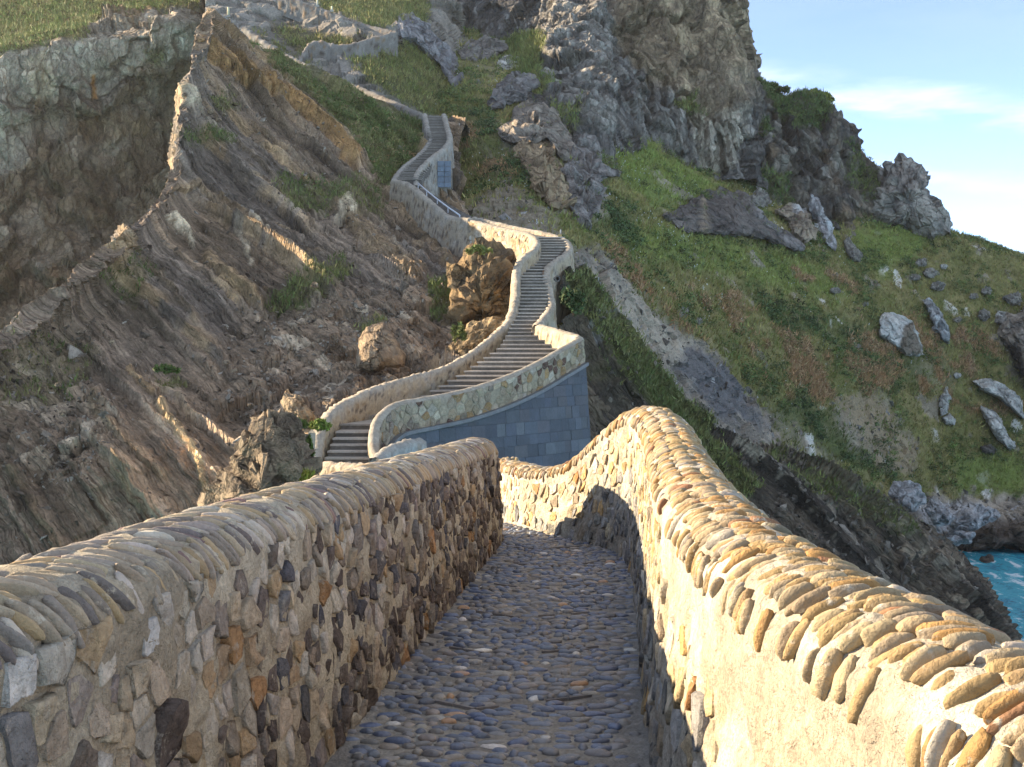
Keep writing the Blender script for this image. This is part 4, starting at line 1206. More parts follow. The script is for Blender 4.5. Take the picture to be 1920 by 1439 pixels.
lay_pebbles(it, right_wall, M_PEBBLE, M_PEBBLE_A, 'coping_stone', mass_name='far_coping_stones')

# ---- the cobbled path between them
def path_edges():
    cl = [(-0.72, 0.0, -1.66, 1.6), (-0.72, 2.0, -1.66, 1.55), (-0.70, 4.0, -1.66, 1.5), (-0.67, 7.0, -1.66, 1.48), (-0.67, 10.0, -1.66, 1.48), (-0.78, 11.6, -1.67, 1.5), (-1.08, 12.9, -1.69, 1.5), (-1.62, 14.1, -1.74, 1.5), (-2.5, 15.3, -1.95, 1.6), (-3.9, 16.3, -2.5, 1.7), (-5.6, 17.3, -3.1, 1.8), (-7.4, 19.0, -3.6, 1.8)]
    rows = [(*N(u, v, w), wd) for u, v, w, wd in cl]
    return cr_even(rows, 0.06)
PR, PT = path_edges()
ptan = np.gradient(PR[:, :3], axis=0); ptan /= np.linalg.norm(ptan, axis=1, keepdims=True)
plat = np.stack([ptan[:, 1], -ptan[:, 0], 0 * ptan[:, 0]], 1); plat /= np.linalg.norm(plat, axis=1, keepdims=True)
def path_pt(s, t):
    """s metres along, t from -1 (left edge) to 1."""
    c = np.stack([np.interp(s, PT, PR[:, k]) for k in range(3)], -1)
    w = np.interp(s, PT, PR[:, 3])
    la = np.stack([np.interp(s, PT, plat[:, k]) for k in range(3)], -1)
    return c + la * (np.asarray(t) * w / 2)[..., None]
ss, tt = np.meshgrid(PT[::1], np.linspace(-1.25, 1.25, 44), indexing='ij')
pp = path_pt(ss, tt)
pp[..., 2] += 0.010 * fbm(pp / 0.4, 4, 441) + 0.03 * np.clip(np.abs(tt) - 0.8, 0, 1) ** 1 * 2 - 0.008
pc = mix(np.array([0.30, 0.285, 0.255]), np.array([0.22, 0.21, 0.195]), sstep(-0.3, 0.3, fbm(pp / 0.35, 4, 443)))
path = piece('cobbled_path', pp.reshape(-1, 3), grid_faces(*ss.shape, flip=True), M_MORTAR, pc.reshape(-1, 3), origin=N(-0.7, 6, -1.66))
tag(path, 'narrow cobbled path of blue grey pebbles between the two walls', None, None, 'structure')
r = random.Random(51)
items = []
s = 1.5
chev = [(v0, v0 + 0.0) for v0 in np.arange(3.6, 13.0, 1.15)]
def near_chevron(s, t):
    for v0, _ in chev:
        if abs(s - (v0 + 0.42 * abs(t + 0.15))) < 0.035: return True
    return False
while s < PT[-1] - 1.0:
    t = -0.98 + r.random() * 0.1
    wrow = r.uniform(0.046, 0.074)
    while t < 0.98:
        l = r.choice([0.055, 0.07, 0.085, 0.10, 0.125]) * r.uniform(0.85, 1.15)
        wpath = float(np.interp(s, PT, PR[:, 3]))
        t += l / wpath * 1.07
        sj = s + r.gauss(0, 0.020)
        if t > 0.97: break
        skip = 0.10 + 0.35 * (t < -0.72) + 0.3 * (t > 0.88)
        if r.random() > skip and not near_chevron(sj, t):
            c = path_pt(np.array(sj), np.array(t))
            k = int(np.clip(np.searchsorted(PT, sj), 1, len(PT) - 2))
            ang = r.gauss(0, 0.26)
            ax = plat[k] * math.cos(ang) + ptan[k] * math.sin(ang)
            nz_ = np.cross(ax, ptan[k]); nz_ /= np.linalg.norm(nz_)
            if nz_[2] < 0: nz_ = -nz_
            ay = np.cross(nz_, ax)
            col = pick(r, [(3.0, (0.108, 0.130, 0.180)), (2.6, (0.130, 0.143, 0.172)), (2.4, (0.155, 0.15, 0.148)), (1.2, (0.085, 0.11, 0.18)), (1.0, (0.22, 0.195, 0.17)), (0.16, (0.50, 0.48, 0.45)), (0.10, (0.36, 0.22, 0.13)), (0.3, (0.24, 0.225, 0.20))])  # bluish stones, with the sky's reflected blue also put into their colour
            items.append((c + nz_ * r.uniform(-0.017, -0.006), ax, ay, nz_, l * r.uniform(0.9, 1.04), wrow * r.uniform(0.62, 1.12), r.uniform(0.035, 0.05), col))
        t += l / wpath * 1.02
    s += wrow * 0.96
lay_pebbles(items, path, M_COBBLE, M_COBBLE_A, 'cobble', mass_name='far_cobbles')
# thin edging stones laid in shallow V lines across the path
def slab(name, c, ax, ay, az, l, w, h, mat, col, parent):
    co = np.array([(sx, sy, sz) for sz in (-.5, .5) for sy in (-.5, .5) for sx in (-.5, .5)], float)
    rr = random.Random(int(abs(c[0]) * 9999) + int(abs(c[1]) * 77))
    co += np.array([[rr.uniform(-.05, .05) for _ in range(3)] for _ in range(8)])
    w3 = co[:, :1] * l * ax + co[:, 1:2] * w * ay + co[:, 2:] * h * az + c
    fc = np.array([(0, 2, 3, 1), (4, 5, 7, 6), (0, 1, 5, 4), (2, 6, 7, 3), (0, 4, 6, 2), (1, 3, 7, 5)])
    o = piece(name, w3, fc, mat, None, False, parent, origin=c)
    o.color = (*col, 1)
    return o
for v0, _ in chev:
    for sg in (-1, 1):
        for k in range(5):
            t = -0.15 + sg * (0.08 + 0.155 * k)
            if abs(t) > 0.95 or r.random() < 0.35: continue
            sj = v0 + 0.42 * abs(t + 0.15)
            c = path_pt(np.array(sj), np.array(t)); c2 = path_pt(np.array(sj + 0.42 * 0.1), np.array(t + sg * 0.1))
            ax = (c2 - c) / np.linalg.norm(c2 - c)
            az = np.array([0, 0, 1.0]); ay = np.cross(az, ax); ay /= np.linalg.norm(ay)
            slab('edging_stone', c + np.array([0, 0, -0.014]), ax, ay, az, 0.125, 0.014, 0.04, M_STEP, tuple(np.array([0.17, 0.16, 0.155]) * r.uniform(0.8, 1.3)), path)

# ---- the cross wall with the drain pipe, and the rock the path stands on
CW = Wall([(*N(-1.70, 17.3, -1.13), 0.85, 1.6, 0.36, 0.09), (*N(-2.2, 17.15, -1.18), 0.85, 1.6, 0.36, 0.09), (*N(-2.9, 17.4, -1.4), 0.85, 1.6, 0.36, 0.09), (*N(-3.6, 17.8, -1.8), 0.8, 1.6, 0.36, 0.09)], -1, 0.06)
CW2 = CW
p, f, c = CW.body(0.06, 0.05, rw_disp, rw_col)
cross_wall = piece('stone_wall', p.reshape(-1, 3), f, M_MORTAR, c.reshape(-1, 3), origin=N(-3, 17.5, -2.0))
tag(cross_wall, 'low parapet with a round drain pipe where the path turns left', 'stone wall')
st = rubble(CW, lambda s, q, r: r.choice([0.06, 0.08, 0.10]), 2500, lambda s: (0.27, 0.80), 23, gap=0.016, proud=(0.008, 0.03), npts=8, drop=0.15)
lay(st, cross_wall, M_STONE, rw_palette, most=120, outward=lambda s, q: CW.frame(np.array(s), np.array(q))[2])
it = coping_items(CW, -0.24, 0.25, 3, 43, rcop_pal, 0.2)
lay_pebbles(it, cross_wall, M_PEBBLE, M_PEBBLE_A, 'coping_stone', most=60, mass_name='far_coping_stones')
dpn = CW.frame(np.array(0.33), np.array(0.42))
ring('drain_pipe', CW.pt(np.array(0.33), np.array(0.42)) + dpn[2] * 0.03, dpn[2], 0.045, 0.075, 0.05, M_PAINT, (0.10, 0.085, 0.07), cross_wall)
# islet rock under the path
k = np.linspace(0, len(PR) - 1, 60).astype(int)
cc = PR[k, :3]
prof = [(-3.4, -14.0), (-2.7, -6.0), (-1.75, -0.9), (-0.9, -0.14), (0.9, -0.14), (1.75, -0.9), (2.7, -6.0), (3.4, -14.0)]
gr = np.stack([cc + plat[k] * a + np.array([0, 0, h]) for a, h in prof], 1)
gr = cr_resample(gr, 60, 1)
gr[:, :, 2] = np.minimum(gr[:, :, 2], cc[:, None, 2] - 0.12)
dd_, i1, j1, ck = limestone(gr, 1.6, 0.25, 0.6, 0.12, 451, 1.0)
nn_ = grid_normals(gr)
edge_w = sstep(0.9, 1.6, np.abs(np.linspace(-1, 1, 60))[None, :] * 2.2)
gr2 = gr + nn_ * (dd_ * edge_w)[..., None]
colr = mix(np.array([0.09, 0.072, 0.058]), np.array([0.15, 0.118, 0.09]), j1)
o = piece('islet_rock', gr2.reshape(-1, 3), grid_faces(60, 60, flip=True), M_ROCK, colr.reshape(-1, 3))
tag(o, 'brown rock of the islet under the path', None, None, 'structure')
# ------------------------------------------------------------------ the stairway on the mainland
def rows_px(lst):
    """(px, py, d, inner height, outer height) -> wall rows."""
    return [(*P(a, b, d), hi, ho, 0.36, 0.11) for a, b, d, hi, ho in lst]
def far_masonry(size=0.20, seed=501, base=(0.36, 0.285, 0.185), lichen=0.18, dark=0.3, amp=0.05):
    def disp(p, s, q):
        f1, f2, i1, t1 = worley(np.stack([s / size, q / size * 1.25, 0 * s + seed], -1), seed)
        return amp * sstep(0.02, 0.2, f2 - f1) * (0.5 + i1) + 0.02 * fbm(p / 0.5, 3, seed) - 0.01
    def colour(p, s, q):
        f1, f2, i1, t1 = worley(np.stack([s / size, q / size * 1.25, 0 * s + seed], -1), seed)
        b = np.array(base)
        c = mix(b * 0.85, b * 1.15, i1)
        c = mix(c, np.array([0.20, 0.12, 0.055]), (0.7 * (i1 > 0.86)))
        c = mix(c, np.array([0.085, 0.062, 0.05]), 0.8 * (i1 < dark * 0.5))
        c = mix(c, b * 1.12, sstep(0.14, 0.03, f2 - f1) * 0.8)
        c = mix(c, np.array([0.40, 0.385, 0.35]), lichen * sstep(0.0, 0.5, fbm(p / 0.8, 3, seed + 3)))
        top = sstep(0.42, 0.25, np.abs(q)) * (0.35 if size > 0.4 else 1.0)
        return mix(c, np.array([0.37, 0.335, 0.28]) * (0.85 + 0.3 * fbm(p / 0.5, 3, seed + 5))[..., None], 0.6 * top)
    return disp, colour
def build_wall(name, lst, side, label, size=0.2, seed=501, step=0.10, cat='stone wall', **kw):
    W = Wall(rows_px(lst), side, step)
    disp, colour = far_masonry(size, seed, **kw)
    p, f, c = W.body(step, step, disp, colour)
    # close the two ends
    nv, nu = p.shape[:2]
    co = p.reshape(-1, 3)
    ends = []
    for row in (0, nv - 1):
        ids = np.arange(nu) + row * nu
        h = nu // 2
        for a in range(h - 1):
            b_ = nu - 1 - a
            ends.append((ids[a], ids[a + 1], ids[b_ - 1], ids[b_]))
    o = piece(name, co, [f, np.array(ends)], M_FARWALL, c.reshape(-1, 3))
    tag(o, label, cat)
    return W, o

WL, wall_l = build_wall('parapet_wall', [
    (592,872,37.2,1.1,2.5), (594,832,37.8,1.1,2.5), (601,798,38.6,1.1,2.5), (622,768,39.8,1.1,2.5), (655,747,41.3,1.1,2.5), (700,727,43.3,1.1,2.5), (770,705,45.8,1.05,2.5), (830,689,47.8,1.05,2.6), (880,662,50.2,1.05,2.8),
    (928,624,52.2,1.05,3.0), (955,595,53.6,1.1,3.2), (966,555,55.6,1.1,3.2), (968,508,58.5,1.1,3.2), (978,484,60.0,1.1,3.2), (998,468,61.5,1.1,3.2), (1006,452,63.2,1.1,2.6), (990,438,65.6,1.1,2.4), (940,427,68.0,1.1,2.2), (880,412,70.6,1.0,2.2)], +1,
    'long pale topped stone parapet on the left of the stairway, its upper face sunlit', seed=511, lichen=0.35)
W2a, wall_r = build_wall('parapet_wall', [
    (716,864,37.0,0.9,0.9), (702,835,37.7,1.0,1.0), (702,800,38.5,1.05,1.1), (714,775,39.3,1.1,1.2), (742,754,40.2,1.1,1.2), (800,743,41.4,1.1,1.2), (870,729,42.7,1.1,1.2), (940,707,44.2,1.1,1.2), (1000,681,45.7,1.1,1.2), (1055,650,47.2,1.1,1.2), (1087,632,48.2,1.1,1.2)], -1,
    'mottled outer parapet of the lower flight above the slate wall', seed=521, base=(0.28, 0.235, 0.165), dark=0.1, amp=0.01, lichen=0.1)
WB, _ = build_wall('parapet_wall', [
    (1087,632,48.2,1.1,1.6), (1050,620,50.0,1.1,2.0), (1010,609,52.0,1.1,2.0)], +1, 'short sunlit parapet return where the flight bends', seed=531, base=(0.40, 0.33, 0.215), lichen=0.1)
WC, _ = build_wall('parapet_wall', [
    (1006,609,52.2,1.1,2.4), (1020,593,53.6,1.1,2.6), (1033,572,55.2,1.1,3.0), (1028,538,57.5,1.1,3.0), (1024,508,59.6,1.1,3.0), (1036,492,61.0,1.1,3.2), (1060,475,62.4,1.1,3.4), (1067,461,64.0,1.1,3.0), (1055,447,65.6,1.1,2.0), (1026,437,67.2,1.1,2.0), (960,424,69.6,1.1,2.0), (888,407,72.0,1.0,2.0)], -1,
    'curving parapet on the right of the upper flight with a white lichen top', seed=541, base=(0.34, 0.275, 0.19), lichen=0.3)
build_wall('wall_stub', [(704,858,36.4,0.8,1.0), (730,838,37.2,0.8,1.2), (762,826,38.0,0.8,1.2), (790,822,38.8,0.8,1.2)], -1, 'lichen grey wall stub bulging at the foot of the slate wall', seed=551, base=(0.25, 0.255, 0.24), lichen=0.7)
W3, low_wall = build_wall('parapet_wall', [(584,869,34.6,0.8,1.6), (620,868,33.9,0.8,1.6), (660,870,33.0,0.8,1.6), (705,876,32.0,0.8,1.6), (760,886,30.8,0.8,1.6), (820,900,29.6,0.8,1.6)], +1, 'low sunlit cross wall at the foot of the stairs', seed=561, base=(0.40, 0.33, 0.24), step=0.07, dark=0.5, amp=0.06, lichen=0.1)
W5, _ = build_wall('parapet_wall', [(737,337,79.6,0.9,2.2), (768,345,77.8,0.9,2.4), (800,371,75.2,0.9,2.4), (838,402,72.4,0.9,2.4), (858,408,71.4,0.9,2.4), (882,409,70.4,0.9,2.4)], -1, 'grey shaded parapet at the hairpin below the top flight', seed=571, base=(0.29, 0.24, 0.175), lichen=0.3, dark=0.4)
W4l, _ = build_wall('parapet_wall', [(738,336,80.0,1.0,1.8), (756,312,82.8,1.0,1.8), (788,286,86.0,1.0,1.8), (806,262,89.6,1.0,1.8), (801,236,93.4,1.0,1.6), (796,213,97.0,1.0,1.6)], +1, 'left parapet of the top flight, a thin grey wall', seed=581, base=(0.25, 0.235, 0.215), lichen=0.4)
W4r, _ = build_wall('parapet_wall', [(781,348,79.0,1.0,2.0), (783,322,81.0,1.0,2.6), (806,297,83.6,1.0,3.0), (836,273,86.6,1.0,3.4), (843,255,89.4,1.0,3.0), (838,235,93.0,1.0,2.4), (832,214,97.0,1.0,1.6)], -1, 'right parapet of the top flight above a small slate panel', seed=591, base=(0.26, 0.235, 0.20), lichen=0.35)
build_wall('retaining_wall', [(455,48,122,1.4,2.0), (500,80,119,1.4,2.0), (560,114,115.5,1.4,2.4), (600,132,113,1.4,2.4), (650,154,109.5,1.3,2.2), (720,183,105,1.2,2.0), (788,214,100,1.0,2.0)], -1, 'long grey rubble wall descending beside the zigzag path to the top flight', seed=601, size=0.5, amp=0.10, base=(0.17, 0.155, 0.135), lichen=0.2, dark=0.3, step=0.16)
build_wall('retaining_wall', [(560,114,117,1.2,2.0), (588,78,120,1.2,3.4), (640,85,119.6,1.2,4.0), (696,72,121,1.2,4.0), (742,60,123,1.2,3.0)], -1, 'pale rubble wall with a sagging top across the middle of the terrace', seed=611, size=0.5, amp=0.10, base=(0.17, 0.155, 0.135), lichen=0.2, dark=0.25, step=0.16)
build_wall('retaining_wall', [(520,-14,131,1.4,2.4), (570,4,129.6,1.4,2.4), (622,24,128.2,1.4,2.4), (690,48,126,1.4,2.4), (744,60,124,1.4,2.4)], -1, 'uppermost rubble wall rising left below the sunlit grass', seed=621, size=0.5, amp=0.10, base=(0.17, 0.155, 0.135), lichen=0.2, dark=0.3, step=0.16)

# stones one can pick out on the nearer faces
def farstone_palette(tab):
    def f(p, s, q):
        r = random.Random(int(abs(p[0] * 977 + p[1] * 331 + p[2] * 113) * 1000))
        return pick(r, tab)
    return f
mott = farstone_palette([(3, (0.33, 0.27, 0.185)), (2, (0.265, 0.21, 0.14)), (1.2, (0.29, 0.185, 0.085)), (1.0, (0.10, 0.055, 0.04)), (0.8, (0.38, 0.33, 0.25)), (0.8, (0.19, 0.15, 0.11))])
st = rubble(W2a, lambda s, q, r: r.choice([0.11, 0.14, 0.17, 0.20]), 9000, lambda s: (-1.28, -0.30), 61, gap=0.022, proud=(0.01, 0.03), npts=7, drop=0.05, smin=1.2)
lay(st, wall_r, M_STONE, mott, most=298, outward=lambda s, q: W2a.frame(np.array(s), np.array(q))[2])
sunny = farstone_palette([(3, (0.43, 0.36, 0.26)), (2, (0.38, 0.28, 0.16)), (1.2, (0.30, 0.23, 0.15)), (1.0, (0.12, 0.085, 0.06)), (0.8, (0.46, 0.42, 0.34))])
st = rubble(W3, lambda s, q, r: r.choice([0.08, 0.10, 0.13]), 3000, lambda s: (-1.2, -0.30), 63, gap=0.02, proud=(0.02, 0.06), npts=7, drop=0.15)
lay(st, low_wall, M_STONE, sunny, most=200, outward=lambda s, q: W3.frame(np.array(s), np.array(q))[2])
tl_ = WL.t[-1]
st = rubble(WL, lambda s, q, r: r.choice([0.14, 0.18, 0.22]), 14000, lambda s: (-2.0, -0.30), 65, gap=0.03, proud=(0.01, 0.03), npts=7, drop=0.1, smin=tl_ - 9.5)
lay(st, wall_l, M_STONE, sunny, most=200, outward=lambda s, q: WL.frame(np.array(s), np.array(q))[2])

# steps: pairs of edge points (left px, right px, row, depth)
def flight(name, stations, label, rise=0.18, colour=(0.34, 0.30, 0.25)):
    Lp = np.array([P(a, y, d) for a, b, y, d in stations]); Rp = np.array([P(b, y, d) for a, b, y, d in stations])
    zc = (Lp[:, 2] + Rp[:, 2]) / 2
    zc = np.maximum.accumulate(zc + np.arange(len(zc)) * 1e-4)
    z = np.arange(zc[0], zc[-1], rise)
    root = empty(name, (Lp[0] + Rp[0]) / 2)
    tag(root, label, 'staircase')
    r = random.Random(len(stations))
    def edge(A, zz): return np.array([np.interp(zz, zc, A[:, 0]), np.interp(zz, zc, A[:, 1])])
    for k, zz in enumerate(z):
        zt = zz + rise + r.uniform(-0.015, 0.015)
        l0, r0_ = edge(Lp, zz), edge(Rp, zz); l1, r1 = edge(Lp, zz + rise), edge(Rp, zz + rise)
        across = (r0_ - l0); ln = np.linalg.norm(across); across /= ln
        l0, r0_, l1, r1 = l0 - across * 0.22, r0_ + across * 0.22, l1 - across * 0.22, r1 + across * 0.22
        back = (l1 + r1 - l0 - r0_); back /= np.linalg.norm(back) + 1e-9
        # tread slab with a nosing standing 4 cm proud of its riser, riser block under it
        j = r.uniform(-0.02, 0.02)
        def box(a, b, c, d, z0, z1):
            return [np.array([*v, zq]) for zq in (z0, z1) for v in (a, b, c, d)]
        n_ = back * 0.07
        A8 = np.array([(0, 3, 2, 1), (4, 5, 6, 7), (0, 1, 5, 4), (1, 2, 6, 5), (2, 3, 7, 6), (3, 0, 4, 7)])
        k_ = r.uniform(0.8, 1.2)
        o = piece('step', np.array(box(l0 - n_, r0_ - n_, r1 + back * 0.03, l1 + back * 0.03, zt - 0.06, zt)), A8, M_STEP, None, False, root)
        o.color = (*(np.array(colour) * k_), 1)
        o2 = piece('riser', np.array(box(l0 + n_ * 0.3, r0_ + n_ * 0.3, r1 + back * 0.02, l1 + back * 0.02, zt - rise - 0.35, zt - 0.061)), A8, M_STEP, None, False, o)
        o2.location = Vector(np.array(o2.location) - np.array(root.location))      # the step itself hangs under the staircase
        o2.color = (*(np.array(colour) * 0.5 * r.uniform(0.8, 1.2)), 1)  # riser darkened: shade under the nosing put into its colour
    return root
flight('staircase', [(622,700,868,37.6), (640,700,822,38.9), (652,708,804,40.0), (720,790,784,42.6), (800,880,752,45.0), (878,985,706,47.4), (945,1040,658,50.0), (962,1005,628,52.4), (972,1012,600,54.0), (973,1019,560,56.2), (973,1018,519,59.2), (988,1022,503,61.0), (1016,1056,466,64.0), (1000,1050,446,66.0)],
       'long winding stone staircase climbing between the parapets above the bridge')
flight('staircase', [(752,784,341,79.6), (762,790,326,81.5), (790,816,298,85.0), (808,832,272,88.6), (806,836,246,92.4), (803,834,220,97.0)], 'top flight of dark steps below the grassy slope', colour=(0.22, 0.195, 0.17))
# ramp behind the hairpin parapet
gp = PL([[(745,345,81), (786,350,79.4)], [(775,362,78.5), (812,362,77.4)], [(815,388,75), (848,384,74)], [(850,410,72.5), (900,410,71.5)], [(930,430,70), (960,428,68.6)], [(1000,446,66), (1050,446,65.6)]])
gp = cr_resample(gp, 40, 0); gp = cr_resample(gp, 5, 1)
gp[..., 2] -= 0.1
o = piece('path', gp.reshape(-1, 3), grid_faces(40, 5), M_ROCK, np.tile([0.13, 0.115, 0.10], (200, 1)))
tag(o, 'earth path behind the hairpin parapet', None, None, 'structure')

# ---- the slate faced retaining wall under the outer parapet
s0_ = 1.55
ss = np.linspace(s0_, W2a.L - 0.02, 60)
low = W2a.pt(ss, np.full(60, -1.30))
lat = np.stack([np.interp(ss, W2a.t, W2a.lat[:, k]) for k in (0, 1)], 1)
out = np.concatenate([-lat, np.zeros((60, 1))], 1)
slate = empty('slate_wall', low[30] - np.array([0, 0, 6]))
tag(slate, 'battered retaining wall faced with dark blue grey slate slabs', 'retaining wall')
BAT = 0.075
def slate_pt(s, dz):
    """dz metres below the ledge at s, measured level."""
    b = np.stack([np.interp(s, ss, low[:, k]) for k in range(3)], -1)
    o = np.stack([np.interp(s, ss, out[:, k]) for k in range(3)], -1)
    return b + o * (0.06 + BAT * np.asarray(dz)[..., None]) - np.array([0, 0, 1.0]) * np.asarray(dz)[..., None]
# backing
sb, db = np.meshgrid(ss, np.linspace(-0.05, 9, 12), indexing='ij')
bk = slate_pt(sb, db) - 0.05 * np.stack([np.interp(sb, ss, out[:, k]) for k in range(3)], -1)
side0 = bk[-1] - np.array([0.2, -1.0, 0]) * 0  # right hand return of the wall
ret = np.stack([bk[-1] + (np.array([-0.75, 0.85, 0.0]) * w) for w in np.linspace(0, 4.5, 6)], 0)
bk_all = np.concatenate([bk, ret[1:]], 0)
piece('backing', bk_all.reshape(-1, 3), grid_faces(bk_all.shape[0], 12), M_FARWALL, np.tile([0.028, 0.03, 0.034], (bk_all.shape[0] * 12, 1)), True, slate)
# capping ledge following the slope
prof = [(-0.05, 0.10), (0.20, 0.10), (0.22, -0.02), (0.16, -0.06), (-0.05, -0.06)]
lg = np.stack([low + out * a + np.array([0, 0, h]) for a, h in prof], 1)
o = piece('ledge', lg.reshape(-1, 3), grid_faces(60, 5, flip=True), M_SLATE, None, False, slate); o.color = (0.12, 0.122, 0.122, 1)
r = random.Random(71)
ztop = low[:, 2]
zmin = ztop.min() - 5.5
row_h = 0.42
tiles = 0
z = zmin
while z < ztop.max():
    h = row_h * r.uniform(0.6, 1.3)
    s = s0_ + r.uniform(-0.5, 0)
    while s < W2a.L:
        w = r.uniform(0.40, 0.85)
        a, b = max(s, s0_) + 0.004, min(s + w, W2a.L) - 0.004
        s += w
        if b - a < 0.1: continue
        ta, tb = np.interp(a, ss, ztop), np.interp(b, ss, ztop)
        za, zb = z + 0.004, z + h - 0.004
        # the tile cut by the sloping ledge
        pa, pb = min(zb, ta - 0.05), min(zb, tb - 0.05)
        if max(pa, pb) <= za + 0.05: continue
        if pa <= za + 0.02:
            f_ = (za + 0.03 - (ta - 0.05)) / max(1e-6, tb - ta); a = a + f_ * (b - a); ta = np.interp(a, ss, ztop); pa = min(zb, ta - 0.05)
        poly = [(a, za), (b, za), (b, pb), (a, pa)]
        th = r.uniform(0.012, 0.028)
        A = []
        for off in (-0.05, th):
            for (sx, zz) in poly:
                tz = np.interp(sx, ss, ztop)
                pnt = slate_pt(np.array(sx), np.array(tz - zz))
                on = np.array([np.interp(sx, ss, out[:, k]) for k in range(3)])
                A.append(pnt + on * off)
        fc = np.array([(4, 5, 6, 7), (0, 1, 5, 4), (1, 2, 6, 5), (2, 3, 7, 6), (3, 0, 4, 7)])
        o = piece('slate_slab', np.array(A), fc, M_SLATE, None, False, slate)
        base = pick(r, [(3, (0.080, 0.088, 0.105)), (2, (0.098, 0.104, 0.118)), (1.4, (0.065, 0.072, 0.09)), (0.8, (0.105, 0.095, 0.10)), (0.5, (0.125, 0.13, 0.138))])
        o.color = (*(base * np.array([0.50, 0.53, 0.57]) * r.uniform(0.8, 1.25)), 1)
        tiles += 1
    z += h
# small slate panel below the top flight
pn = empty('retaining_wall', P(832, 350, 86))
tag(pn, 'small blue grey slate panel beneath the top flight', 'retaining wall')
for j in range(5):
    for i in range(2):
        x0, x1 = 820 + i * 13 + 0.3, 820 + i * 13 + 12.6
        y0, y1 = 302 + j * 10 + 0.3, 302 + j * 10 + 9.6
        d0 = 84.2
        A = [*P([x0, x1, x1, x0], [y1, y1, y0, y0], [d0] * 4), *P([x0, x1, x1, x0], [y1, y1, y0, y0], [d0 + 3.0] * 4)]
        fc = np.array([(0, 1, 2, 3), (0, 4, 5, 1), (1, 5, 6, 2), (2, 6, 7, 3), (3, 7, 4, 0)])
        o = piece('slate_slab', np.array(A), fc, M_SLATE, None, False, pn); o.color = (*(np.array([0.13, 0.165, 0.21]) * r.uniform(0.85, 1.15)), 1)

# ---- handrail along the ramp
def tube(pts, rad, n=6):
    pts = np.asarray(pts, float)
    t = np.gradient(pts, axis=0); t /= np.linalg.norm(t, axis=1, keepdims=True)
    a = np.cross(t, [0, 0, 1.0]); bad = np.linalg.norm(a, axis=1) < 1e-3; a[bad] = [1, 0, 0]
    a /= np.linalg.norm(a, axis=1, keepdims=True); b = np.cross(a, t)
    th = np.linspace(0, 2 * math.pi, n, endpoint=False)
    co = (pts[:, None] + rad * (np.cos(th)[None, :, None] * a[:, None] + np.sin(th)[None, :, None] * b[:, None])).reshape(-1, 3)
    k = len(pts)
    q = [(i * n + j, i * n + (j + 1) % n, (i + 1) * n + (j + 1) % n, (i + 1) * n + j) for i in range(k - 1) for j in range(n)]
    co = np.concatenate([co, pts[:1], pts[-1:]])
    tr = [(j, k * n, (j + 1) % n) for j in range(n)] + [((k - 1) * n + j, (k - 1) * n + (j + 1) % n, k * n + 1) for j in range(n)]
    return co, [np.array(q), np.array(tr)]
rail_pts = PL([(784,344,78.6), (800,358,77.2), (820,374,75.4), (840,389,73.6), (862,404,72.0)])
hr = empty('handrail', rail_pts[2] - np.array([0, 0, 0.9]))
tag(hr, 'thin pale metal handrail sloping down behind the hairpin parapet', 'handrail')
co, f = tube(rail_pts, 0.045); piece('rail', co, f, M_METAL, None, True, hr)
for pt_ in rail_pts:
    co, f = tube([pt_ - np.array([0, 0, 1.0]), pt_], 0.03); piece('post', co, f, M_METAL, None, True, hr)

# ---- small things along the stairs
def boxy(name, corners_bottom, corners_top, mat, colour, label, cat, group=None):
    A = np.array([*corners_bottom, *corners_top])
    fc = np.array([(3, 2, 1, 0), (4, 5, 6, 7), (0, 1, 5, 4), (1, 2, 6, 5), (2, 3, 7, 6), (3, 0, 4, 7)])
    o = piece(name, A, fc, mat, None, False)
    o.color = (*colour, 1)
    return tag(o, label, cat, group)
d = 36.5
bt = P([571, 587, 587, 571], [905, 905, 905, 905], [d, d, d + .3, d + .3]); tp = P([578, 592, 592, 578], [812, 812, 812, 812], [d, d, d + .3, d + .3])
wp = boxy('wooden_post', bt, tp, M_PAINT, (0.30, 0.26, 0.20), 'weathered squared post standing at the outer end of the left parapet', 'post')
capb = tp + np.array([0, 0, 0.003]); 
A = np.array([*capb, tp.mean(0) + np.array([0, 0, 0.12])])
o = piece('cap', A, [np.array([(0, 1, 4), (1, 2, 4), (2, 3, 4), (3, 0, 4)])], M_PAINT, None, False, wp); o.color = (0.33, 0.29, 0.22, 1)
d = 65.6
lamp = empty('marker_block', P(1050, 446, d))
tag(lamp, 'small ochre block with a thin rod on the curved parapet top', 'marker')
A = np.array([*P([1046, 1054, 1054, 1046], [447] * 4, [d, d, d + .25, d + .25]), *P([1046.5, 1053.5, 1053.5, 1046.5], [439.5] * 4, [d, d, d + .25, d + .25])])
o = piece('block', A, np.array([(3, 2, 1, 0), (4, 5, 6, 7), (0, 1, 5, 4), (1, 2, 6, 5), (2, 3, 7, 6), (3, 0, 4, 7)]), M_PAINT, None, False, lamp); o.color = (0.36, 0.27, 0.13, 1)
co, f = tube([P(1051, 440, d + .1), P(1051.5, 431, d + .1)], 0.035); o = piece('rod', co, f, M_PAINT, None, True, lamp); o.color = (0.25, 0.27, 0.30, 1)
ring('pipe_end', P(1044, 523, 58.0) , (0.5, -0.86, 0), 0.1, 0.16, 0.08, M_PAINT, (0.1, 0.09, 0.08))
bpy.data.objects['pipe_end']['label'] = 'dark pipe end in the shaded side of the curving parapet'; bpy.data.objects['pipe_end']['category'] = 'pipe'
rp = WC.pt(np.array([7.6, 7.6, 8.2, 8.2]), np.array([0.16, 0.30, 0.30, 0.16])) + np.array([0, 0, 0.03])
